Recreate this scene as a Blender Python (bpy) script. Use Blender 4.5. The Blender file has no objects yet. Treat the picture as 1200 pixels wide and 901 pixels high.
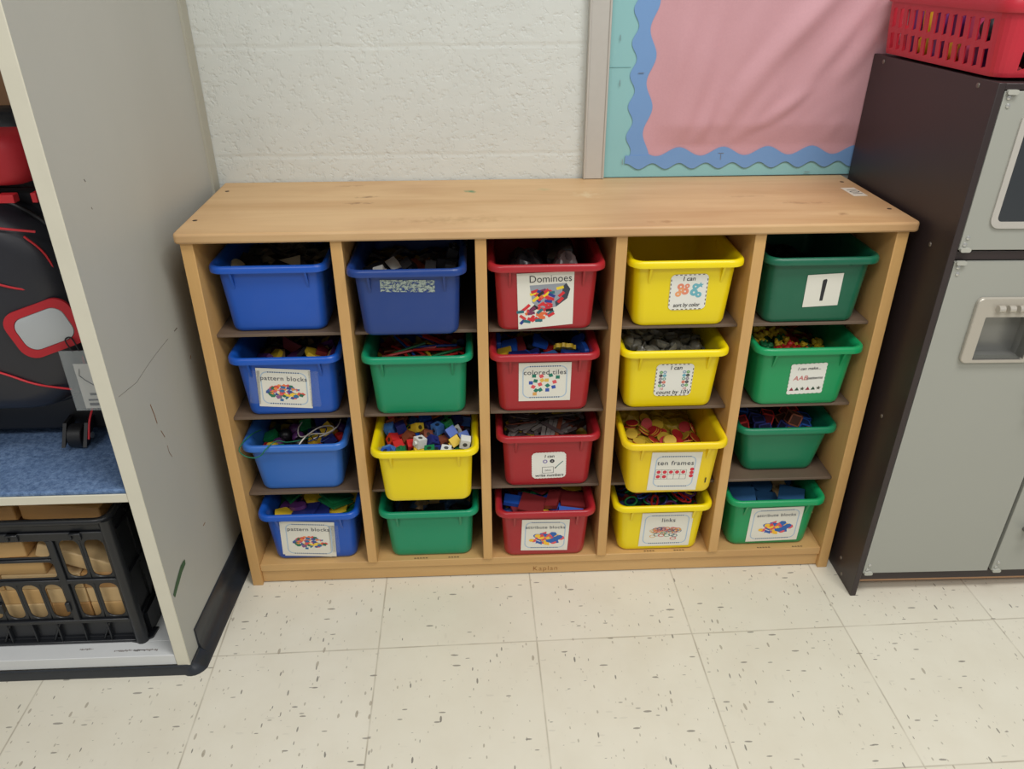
import bpy, bmesh, math, random
from mathutils import Vector, Matrix, Quaternion
C = bpy.context.scene.collection
random.seed(7)
PI = math.pi

# ------------------------------------------------------------ materials
def lin(c):
    return tuple(((v/255)/12.92 if v/255 <= .04045 else (((v/255)+.055)/1.055)**2.4) for v in c)
class NT:
    """small node-tree helper"""
    def __init__(s, name):
        s.m = bpy.data.materials.new(name); s.m.use_nodes = True
        s.t = s.m.node_tree; s.b = s.t.nodes['Principled BSDF']
        s.tc = s.n('ShaderNodeTexCoord')
    def n(s, ty, **k):
        nd = s.t.nodes.new(ty)
        for a, v in k.items():
            if a.startswith('i_'):
                key = a[2:].replace('_', ' ')
                nd.inputs[key if not key.isdigit() else int(key)].default_value = v
            else: setattr(nd, a, v)
        return nd
    def l(s, a, b): s.t.links.new(a, b)
    def mapping(s, scale, rot=(0,0,0), loc=(0,0,0), src='Object'):
        mp = s.n('ShaderNodeMapping'); mp.inputs['Scale'].default_value = scale
        mp.inputs['Rotation'].default_value = rot; mp.inputs['Location'].default_value = loc
        s.l(s.tc.outputs[src], mp.inputs['Vector']); return mp.outputs[0]
    def noise(s, vec, scale=1, detail=3, rough=.5, dist=0):
        nd = s.n('ShaderNodeTexNoise'); nd.inputs['Scale'].default_value = scale
        nd.inputs['Detail'].default_value = detail; nd.inputs['Roughness'].default_value = rough
        nd.inputs['Distortion'].default_value = dist; s.l(vec, nd.inputs['Vector']); return nd
    def ramp(s, fac, stops):
        r = s.n('ShaderNodeValToRGB'); e = r.color_ramp.elements
        while len(e) < len(stops): e.new(.5)
        for x, (p, c) in zip(e, stops):
            x.position = p; x.color = (*c, 1) if len(c) == 3 else c
        s.l(fac, r.inputs[0]); return r.outputs[0]
    def mix(s, fac, a, b, mode='MIX'):
        m = s.n('ShaderNodeMix', data_type='RGBA', blend_type=mode)
        if isinstance(fac, (int, float)): m.inputs[0].default_value = fac
        else: s.l(fac, m.inputs[0])
        for i, v in ((6, a), (7, b)):
            if isinstance(v, tuple): m.inputs[i].default_value = (*v, 1)
            else: s.l(v, m.inputs[i])
        return m.outputs[2]
    def math(s, op, a, b=None, clamp=False):
        m = s.n('ShaderNodeMath', operation=op, use_clamp=clamp)
        for i, v in ((0, a), (1, b)):
            if v is None: continue
            if isinstance(v, (int, float)): m.inputs[i].default_value = v
            else: s.l(v, m.inputs[i])
        return m.outputs[0]
    def base(s, c):
        if isinstance(c, tuple): s.b.inputs['Base Color'].default_value = (*c, 1)
        else: s.l(c, s.b.inputs['Base Color'])
    def bump(s, h, dist=.001, st=1):
        b = s.n('ShaderNodeBump'); b.inputs['Distance'].default_value = dist; b.inputs['Strength'].default_value = st
        s.l(h, b.inputs['Height']); s.l(b.outputs[0], s.b.inputs['Normal'])
    def rough(s, r):
        if isinstance(r, (int, float)): s.b.inputs['Roughness'].default_value = r
        else: s.l(r, s.b.inputs['Roughness'])

_M = {}
def M(name, rgb, rough=.5, metal=0, trans=0, alpha=1, var=.06, scale=30, coat=0, bump=0):
    """plain coloured surface with slight procedural variation"""
    if name in _M: return _M[name]
    t = NT(name); c = lin(rgb)
    nz = t.noise(t.mapping((scale,)*3), 1, 4)
    t.base(t.mix(nz.outputs[0], tuple(v*(1-var) for v in c), tuple(min(1, v*(1+var)) for v in c)))
    t.rough(rough); t.b.inputs['Metallic'].default_value = metal
    t.b.inputs['Transmission Weight'].default_value = trans
    t.b.inputs['Alpha'].default_value = alpha
    t.b.inputs['Coat Weight'].default_value = coat
    if bump: t.bump(nz.outputs[0], bump)
    _M[name] = t.m; return t.m

def wood(name, a, b, grain='X', dark=None, rough=.45, spots=()):
    if name in _M: return _M[name]
    t = NT(name)
    sc = {'X': (2.2, 16, 16), 'Z': (16, 16, 2.2), 'Y': (16, 2.2, 16)}[grain]
    fine = {'X': (9, 160, 160), 'Z': (160, 160, 9), 'Y': (160, 9, 160)}[grain]
    n1 = t.noise(t.mapping(sc), 1, 5, .6, .6); n2 = t.noise(t.mapping(fine), 1, 3, .6)
    col = t.mix(t.ramp(n1.outputs[0], [(.3, (0,0,0)), (.72, (1,1,1))]), lin(a), lin(b))
    col = t.mix(t.math('MULTIPLY', n2.outputs[0], .35), col, tuple(v*.72 for v in lin(a)))
    n3 = t.noise(t.mapping((3, 3, 3)), 1, 4)
    col = t.mix(t.ramp(n3.outputs[0], [(.5, (0,0,0)), (.75, (.7,.7,.7))]), col, lin(dark or a))
    if spots:
        w = t.noise(t.mapping((60, 60, 60)), 1, 3)
        for (x, y, rx, ry, c, st) in spots:
            s = t.n('ShaderNodeSeparateXYZ'); t.l(t.tc.outputs['Object'], s.inputs[0])
            dx = t.math('DIVIDE', t.math('SUBTRACT', s.outputs[0], x), rx)
            dy = t.math('DIVIDE', t.math('SUBTRACT', s.outputs[1], y), ry)
            d = t.math('SQRT', t.math('ADD', t.math('MULTIPLY', dx, dx), t.math('MULTIPLY', dy, dy)))
            d = t.math('ADD', d, t.math('MULTIPLY', t.math('SUBTRACT', w.outputs[0], .5), 3.2))
            f = t.math('MULTIPLY', t.math('SUBTRACT', 1, d, True), st)
            col = t.mix(f, col, lin(c))
    t.base(col); t.rough(rough); t.bump(n2.outputs[0], .0003, .6)
    _M[name] = t.m; return t.m

# ------------------------------------------------------------ mesh builder
class MB:
    def __init__(s): s.v = []; s.f = []; s.mi = []; s.x = Matrix.Identity(4); s.m = 0
    def add(s, vs, fs, m=None):
        o = len(s.v); s.v += [tuple(s.x @ Vector(p)) for p in vs]
        s.f += [tuple(o+i for i in f) for f in fs]; s.mi += [s.m if m is None else m]*len(fs); return s
    def box(s, x0, x1, y0, y1, z0, z1, m=None):
        return s.add([(x,y,z) for x in (x0,x1) for y in (y0,y1) for z in (z0,z1)],
              [(0,1,3,2),(4,6,7,5),(0,4,5,1),(2,3,7,6),(0,2,6,4),(1,5,7,3)], m)
    def prism(s, poly, z0, z1, m=None, ax='Z'):
        n = len(poly)
        def p(a, b, c): return {'Z': (a,b,c), 'Y': (a,c,b), 'X': (c,a,b)}[ax]
        return s.add([p(a,b,z0) for a,b in poly]+[p(a,b,z1) for a,b in poly],
              [tuple(range(n))[::-1], tuple(range(n,2*n))]+[(i,(i+1)%n,n+(i+1)%n,n+i) for i in range(n)], m)
    def cyl(s, c, r, h, ax='Z', n=20, m=None, r2=None):
        r2 = r if r2 is None else r2; vs = []
        for k, rr in ((0, r), (1, r2)):
            for i in range(n):
                a = 2*PI*i/n; u, v, w = rr*math.cos(a), rr*math.sin(a), k*h
                q = {'Z': (u,v,w), 'Y': (u,w,v), 'X': (w,u,v)}[ax]; vs.append((c[0]+q[0], c[1]+q[1], c[2]+q[2]))
        return s.add(vs, [tuple(range(n))[::-1], tuple(range(n,2*n))]+[(i,(i+1)%n,n+(i+1)%n,n+i) for i in range(n)], m)
    def rings(s, rs, cap0=True, cap1=True, m=None, closed=True):
        n = len(rs[0]); vs = [p for r in rs for p in r]; fs = []
        for k in range(len(rs)-1):
            for i in range(n if closed else n-1):
                j = (i+1) % n; fs.append((k*n+i, k*n+j, (k+1)*n+j, (k+1)*n+i))
        if cap0: fs.append(tuple(range(n))[::-1])
        if cap1: fs.append(tuple((len(rs)-1)*n+i for i in range(n)))
        return s.add(vs, fs, m)
    def tube(s, pts, r, n=8, m=None, closed=False, flat=1):
        P = [Vector(p) for p in pts]; rs = []; N = len(P); up = None
        for i, p in enumerate(P):
            a = P[(i-1) % N] if (closed or i) else P[i]; b = P[(i+1) % N] if (closed or i < N-1) else P[i]
            t = (b-a).normalized()
            if up is None: up = Vector((0,0,1)) if abs(t.z) < .9 else Vector((1,0,0))
            u = t.cross(up).normalized(); w = u.cross(t).normalized(); up = w
            rr = r[i] if isinstance(r, (list, tuple)) else r
            rs.append([tuple(p + rr*math.cos(2*PI*k/n)*u + flat*rr*math.sin(2*PI*k/n)*w) for k in range(n)])
        if closed: rs.append(rs[0])
        return s.rings(rs, not closed, not closed, m)
    def lathe(s, prof, c=(0,0,0), n=16, m=None):
        return s.rings([[(c[0]+r*math.cos(2*PI*i/n), c[1]+r*math.sin(2*PI*i/n), c[2]+z) for i in range(n)] for r, z in prof], True, True, m)
    def ball(s, c, r, n=12, m=None, sc=(1,1,1)):
        k = n//2; rs = []
        for j in range(1, k):
            a = PI*j/k - PI/2
            rs.append([(c[0]+sc[0]*r*math.cos(a)*math.cos(2*PI*i/n), c[1]+sc[1]*r*math.cos(a)*math.sin(2*PI*i/n), c[2]+sc[2]*r*math.sin(a)) for i in range(n)])
        return s.rings(rs, True, True, m)
    def mesh(s, name, mats, smooth=False, weld=False):
        me = bpy.data.meshes.new(name); me.from_pydata(s.v, [], s.f)
        for m in (mats if isinstance(mats, (list, tuple)) else [mats]): me.materials.append(m)
        me.polygons.foreach_set('material_index', s.mi)
        bm = bmesh.new(); bm.from_mesh(me)
        if weld: bmesh.ops.remove_doubles(bm, verts=bm.verts, dist=1e-5)
        bmesh.ops.recalc_face_normals(bm, faces=bm.faces); bm.to_mesh(me); bm.free()
        if smooth:
            me.polygons.foreach_set('use_smooth', [True]*len(me.polygons))
            me.set_sharp_from_angle(angle=math.radians(smooth if smooth > 1 else 40))
        me.update(); return me
    def build(s, name, mats, parent=None, smooth=False, bevel=0, seg=2, loc=None, weld=False, solid=0):
        o = bpy.data.objects.new(name, s.mesh(name, mats, smooth, weld)); C.objects.link(o)
        if parent: o.parent = parent
        if loc: o.location = loc
        if solid:
            md = o.modifiers.new('Solidify', 'SOLIDIFY'); md.thickness = solid; md.offset = 0
        if bevel:
            md = o.modifiers.new('Bevel', 'BEVEL'); md.width = bevel; md.segments = seg; md.limit_method = 'ANGLE'
            md.angle_limit = math.radians(40)
            if not smooth:
                o.data.polygons.foreach_set('use_smooth', [True]*len(o.data.polygons)); o.data.set_sharp_from_angle(angle=math.radians(35))
        return o
def tag(o, label=None, cat=None, group=None, kind=None):
    for k, v in (('label', label), ('category', cat), ('group', group), ('kind', kind)):
        if v: o[k] = v
    return o
def thing(name, label, cat, loc=(0,0,0), group=None):
    o = bpy.data.objects.new(name, None); C.objects.link(o); o.location = loc; o.empty_display_size = .05
    return tag(o, label, cat, group)

def rrect(hx, hy, r, n=6):
    """rounded rectangle outline, counter-clockwise, centred"""
    out = []
    for cx, cy, a0 in ((hx-r, hy-r, 0), (-hx+r, hy-r, PI/2), (-hx+r, -hy+r, PI), (hx-r, -hy+r, 1.5*PI)):
        for i in range(n+1):
            a = a0 + PI/2*i/n; out.append((cx+r*math.cos(a), cy+r*math.sin(a)))
    return out
# ------------------------------------------------------------ small toys kept in the trays
def reg(n, r, a0=0): return [(r*math.cos(a0+2*PI*i/n), r*math.sin(a0+2*PI*i/n)) for i in range(n)]
def item_mb(kind):
    b = MB()
    if kind == 'hexagon': b.prism(reg(6, .0235), -.0045, .0045)
    elif kind == 'trapezoid': b.prism([(-.0235,-.0102),(.0235,-.0102),(.0118,.0102),(-.0118,.0102)], -.0045, .0045)
    elif kind == 'rhombus': b.prism([(-.021,0),(0,-.011),(.021,0),(0,.011)], -.0045, .0045)
    elif kind == 'stick': b.box(-.026,.026,-.0055,.0055,-.004,.004)
    elif kind == 'cube20': b.box(-.0095,.0095,-.0095,.0095,-.0095,.0095); b.cyl((0,0,.0093),.0042,.004,n=12); b.cyl((-.0097,0,0),.0045,.0004,'X',12,1); b.cyl((0,-.0097,0),.0045,.0004,'Y',12,1)
    elif kind == 'cube': b.box(-.012,.012,-.012,.012,-.012,.012)
    elif kind == 'opencube':
        h=.0125
        b.box(-h+.001,h-.001,-h+.001,h-.001,-h+.001,h-.001,1)
        for s in (-1,1):
            for t in (-1,1):
                b.box(-h,h,s*h-.0025*(s>0),s*h+.0025*(s<0),t*h-.0025*(t>0),t*h+.0025*(t<0))
                b.box(s*h-.0025*(s>0),s*h+.0025*(s<0),-h,h,t*h-.0025*(t>0),t*h+.0025*(t<0))
                b.box(s*h-.0025*(s>0),s*h+.0025*(s<0),t*h-.0025*(t>0),t*h+.0025*(t<0),-h,h)
    elif kind == 'ball': b.ball((0,0,0),.0135,14); b.tube([(0,0,-.0137),(0,0,.0137)],.003,8,1)
    elif kind == 'bead': b.lathe([(.003,-.009),(.0085,-.009),(.0105,0),(.0085,.009),(.003,.009)],n=12)
    elif kind == 'snapbrick': b.box(-.019,.019,-.0095,.0095,-.0095,.0095); [b.cyl((x,0,.0093),.0045,.0045,n=12) for x in (-.0095,.0095)]
    elif kind == 'straw': b.tube([(.045*math.sin((i/8-.5)*1.3),.022*math.cos((i/8-.5)*1.3)-.02,0) for i in range(9)],.003,6,flat=.7)
    elif kind == 'longstraw': b.tube([(-.05,0,0),(0,.002,0),(.05,0,0)],.0026,6)
    elif kind == 'tile': b.prism(rrect(.0135,.0135,.003,3), -.003, .003)
    elif kind == 'bigtile': b.prism(rrect(.019,.015,.004,3), -.004, .004)
    elif kind == 'oval': b.prism([(.019*math.cos(a*PI/8),.013*math.sin(a*PI/8)) for a in range(16)], -.004,.004)
    elif kind == 'gear':
        b.prism([((.018 if (i//2)%2 else .0215)*math.cos(2*PI*i/32),(.018 if (i//2)%2 else .0215)*math.sin(2*PI*i/32)) for i in range(32)], -.004,.004); b.cyl((0,0,.003),.009,.003,n=16); b.cyl((0,0,.0058),.004,.0006,n=12,m=1)
    elif kind == 'clearstick': b.prism(rrect(.031,.0042,.004,3), -.0009,.0009)
    elif kind == 'bigsquare': b.box(-.026,.026,-.026,.026,-.0025,.0025)
    elif kind == 'bigtriangle': b.prism(reg(3,.033,PI/2), -.0025,.0025)
    elif kind == 'bighexagon': b.prism(reg(6,.026), -.0025,.0025)
    elif kind == 'bigdisc': b.cyl((0,0,-.0025),.024,.005,n=24)
    elif kind == 'rectblock': b.box(-.026,.026,-.013,.013,-.0045,.0045)
    elif kind == 'shell':
        rs=[]
        for r,z in ((.0035,.0075),(.009,.0055),(.0135,.001),(.0155,-.005),(.0142,-.005),(.012,0),(.008,.004),(.003,.006)):
            rs.append([(r*(1+.06*math.cos(9*2*PI*i/27))*math.cos(2*PI*i/27),r*.85*(1+.06*math.cos(9*2*PI*i/27))*math.sin(2*PI*i/27),z) for i in range(27)])
        b.rings(rs)
    elif kind == 'counter': b.cyl((0,0,-.0016),.0125,.0016,n=24,m=0); b.cyl((0,0,0),.0125,.0016,n=24,m=1)
    elif kind == 'link':
        P=[]
        for i in range(18):
            a=2*PI*i/18; x=.011*math.cos(a); y=.006*math.sin(a)
            P.append((x+(.009 if math.cos(a)>0 else -.009),y,0))
        b.tube(P,.0019,6,closed=True)
    elif kind == 'ringlink': b.tube([(.0125*math.cos(2*PI*i/18),.0125*math.sin(2*PI*i/18),0) for i in range(18)],.002,6,closed=True)
    elif kind == 'bear':
        b.ball((0,0,0),.0088,10,sc=(.95,.8,1.1)); b.ball((0,-.001,.0125),.0062,10)
        for s in (-1,1):
            b.ball((s*.0045,0,.0178),.0022,8); b.ball((s*.0078,-.004,.003),.003,8,sc=(1,1.4,1)); b.ball((s*.0055,-.005,-.0075),.0036,8,sc=(1,1.5,1))
        b.ball((0,-.0065,.0115),.0024,8)
    elif kind == 'disc': b.cyl((0,0,-.0015),.021,.003,n=28)
    elif kind == 'card': b.box(-.018,.018,-.0007,.0007,-.02,.02)
    elif kind == 'block': b.box(-.018,.018,-.011,.011,-.0055,.0055)
    elif kind == 'egg': b.ball((0,0,0),.021,14,sc=(1.35,1,.9))
    elif kind == 'cup': b.lathe([(.001,-.018),(.017,-.018),(.022,.02),(.0235,.021),(.021,.021),(.0155,-.014),(.001,-.014)],n=20)
    return b
# colours of the small toys
COL = {'ochre':(204,170,58),'yellow':(226,190,50),'red':(196,42,40),'blue':(32,80,170),'green':(28,120,70),'purple':(96,50,110),'tan':(198,165,120),'orange':(214,110,40),
 'white':(226,226,220),'brown':(126,66,44),'navy':(36,44,110),'black':(28,28,32),'lightblue':(70,120,190),'clear':(150,140,135),'grey':(172,168,152),'cream':(205,198,168),'pink':(190,110,120),'dullred':(124,40,42),'dullblue':(44,84,124),'smoke':(84,70,70)}
# h: level of the heap under the loose toys, lx: slope of it towards the right, back: where the loose toys end
PILES = {
'11': dict(h=.078,back=.13,nx=2,xr=(-.07,.05),seed=4,items=[('disc','cream',2),('card','cream',1),('block','black',10),('disc','black',4),('disc','cream',1)]),  # black blocks and discs added in place of the shade inside
'12': dict(h=.076,back=.13,lx=.22,xr=(-.02,.07),items=[('hexagon','yellow',2),('trapezoid','dullred',5),('stick','tan',3),('rhombus','black',5),('stick','purple',5),('hexagon','purple',1),('rhombus','tan',1)]),
'13': dict(wb=.0775,yb=.228,h=.062,back=.13,items=[('cube','green',3),('cube','yellow',2),('ball','purple',3),('bead','red',5),('bead','yellow',3),('ball','purple',2),('ball','black',3),('cube','navy',3)]),
'14': dict(h=.080,back=.13,items=[('bigsquare','green',3),('bighexagon','yellow',5),('bigsquare','navy',2),('bigtriangle','green',2),('oval','purple',2),('rhombus','pink',1)]),
'21': dict(h=.072,back=.14,items=[('snapbrick','yellow',2),('snapbrick','white',2),('snapbrick','brown',2),('snapbrick','black',13),('snapbrick','navy',2)]),
'22': dict(h=.085,back=.15,nx=2,items=[('straw','red',3),('longstraw','red',7),('straw','yellow',3),('longstraw','yellow',2),('longstraw','blue',3),('longstraw','green',3),('longstraw','brown',3)]),
'23': dict(h=.083,back=.16,nx=4,seed=3,items=[('cube20','yellow',9),('cube20','white',7),('cube20','red',8),('cube20','blue',8),('cube20','navy',7),('cube20','brown',9),('cube20','orange',6),('cube20','green',6),('cube20','lightblue',5)]),
'32': dict(h=.082,back=.14,items=[('bigtile','blue',8),('bigtile','black',7),('gear','yellow',2),('oval','red',1),('tile','yellow',3),('bigtile','dullred',2),('bigtile','navy',3),('tile','lightblue',2)]),
'33': dict(h=.090,back=.15,nx=2,items=[('clearstick','clear',30),('clearstick','smoke',20),('clearstick','yellow',4),('clearstick','brown',5)]),
'34': dict(h=.083,back=.14,items=[('bigsquare','dullred',5),('bigtriangle','green',2),('bighexagon','yellow',2),('bigtriangle','dullred',3),('rectblock','blue',3),('stick','navy',2),('rectblock','dullred',2),('stick','green',2)]),
'42': dict(h=.080,back=.15,lx=-.25,xr=(-.07,.03),items=[('shell','grey',42)]),
'43': dict(h=.066,back=.16,lx=-.28,xr=(-.07,.03),seed=5,items=[('counter','yellow',62)]),
'44': dict(h=.098,back=.16,lx=-.05,nx=3,items=[('link','red',8),('ringlink','green',7),('link','blue',7),('ringlink','navy',10),('link','green',5),('ringlink','purple',4),('link','yellow',2)]),
'51': dict(h=.060,back=.12,lx=-.3,xr=(-.07,0),nx=2,items=[('block','black',8),('block','smoke',1)]),
'52': dict(h=.076,back=.14,lx=-.3,xr=(-.075,.02),nx=3,items=[('bear','yellow',16),('bear','green',7),('bear','red',3),('bear','orange',2)]),
'53': dict(wb=.070,yb=.218,h=.060,back=.14,items=[('opencube','blue',3),('opencube','red',3),('opencube','brown',4),('opencube','navy',4)]),
'54': dict(h=.080,back=.14,lx=-.12,xr=(-.07,.03),items=[('rectblock','tan',3),('bigdisc','dullblue',6),('bigsquare','dullblue',4),('bigtriangle','dullblue',2)]),
'24': dict(h=.055,back=.12,items=[('block','black',8)]),  # black blocks added to stand for the shadow inside this tray
}
def heap_mb(key, P):
    """lumpy surface of the toys further down and further back in the tray"""
    rnd = random.Random(key); nx, ny = 24, 34; b = MB()
    ph = [rnd.uniform(0, 6.3) for _ in range(4)]; back = P['back']
    top = []
    for j in range(ny+1):
        y = .008 + .232*j/ny
        for i in range(nx+1):
            t = i/nx*2-1
            rise = max(0, min(1, (y-back+.035)/.03))
            z = P['h'] + P.get('lx', 0)*(.08*t) + .003*math.sin(70*y+ph[0]+5*t) + .0035*math.sin(9*t+ph[1]+20*y) + rnd.uniform(-.002, .002)
            z += rise*(.016 if j < ny-2 else 0)
            z = max(.02, min(.112, z)); wb = P.get('wb', .081); w = wb + (.0875-wb)*z/.125 - .0015
            top.append((t*w, max(y, .0055-.0008*0-.09*z+.001+.004) if j == 0 else y, z))
    n = nx+1; R = .022; W = P.get('wb', .081)
    def clampc(x, y, hx, y0, y1):   # keep clear of the rounded corners of the tray
        x = max(-hx, min(hx, x)); y = max(y0, min(y1, y)); cx = max(-hx+R, min(hx-R, x)); cy = max(y0+R, min(y1-R, y)); d = math.hypot(x-cx, y-cy)
        return (cx+(x-cx)*R/d, cy+(y-cy)*R/d) if d > R else (x, y)
    top = [(*clampc(x, y, abs(W+(.0875-W)*z/.125-.0015), .0065-.09*z, P.get('yb', .240)), z) for x, y, z in top]
    vs = top + [(*clampc(x*.93, y, W-.007, .013, P.get('yb', .240)-.008), .0075) for x, y, z in top]
    fs = []; N = len(top)
    for j in range(ny):
        for i in range(nx):
            a = j*n+i; fs.append((a, a+1, a+n+1, a+n)); fs.append((N+a, N+a+n, N+a+n+1, N+a+1))
    for i in range(nx): fs += [(i, N+i, N+i+1, i+1), (ny*n+i, ny*n+i+1, N+ny*n+i+1, N+ny*n+i)]
    for j in range(ny): fs += [(j*n, (j+1)*n, N+(j+1)*n, N+j*n), (j*n+nx, N+j*n+nx, N+(j+1)*n+nx, (j+1)*n+nx)]
    b.add(vs, fs); return b, None
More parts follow.
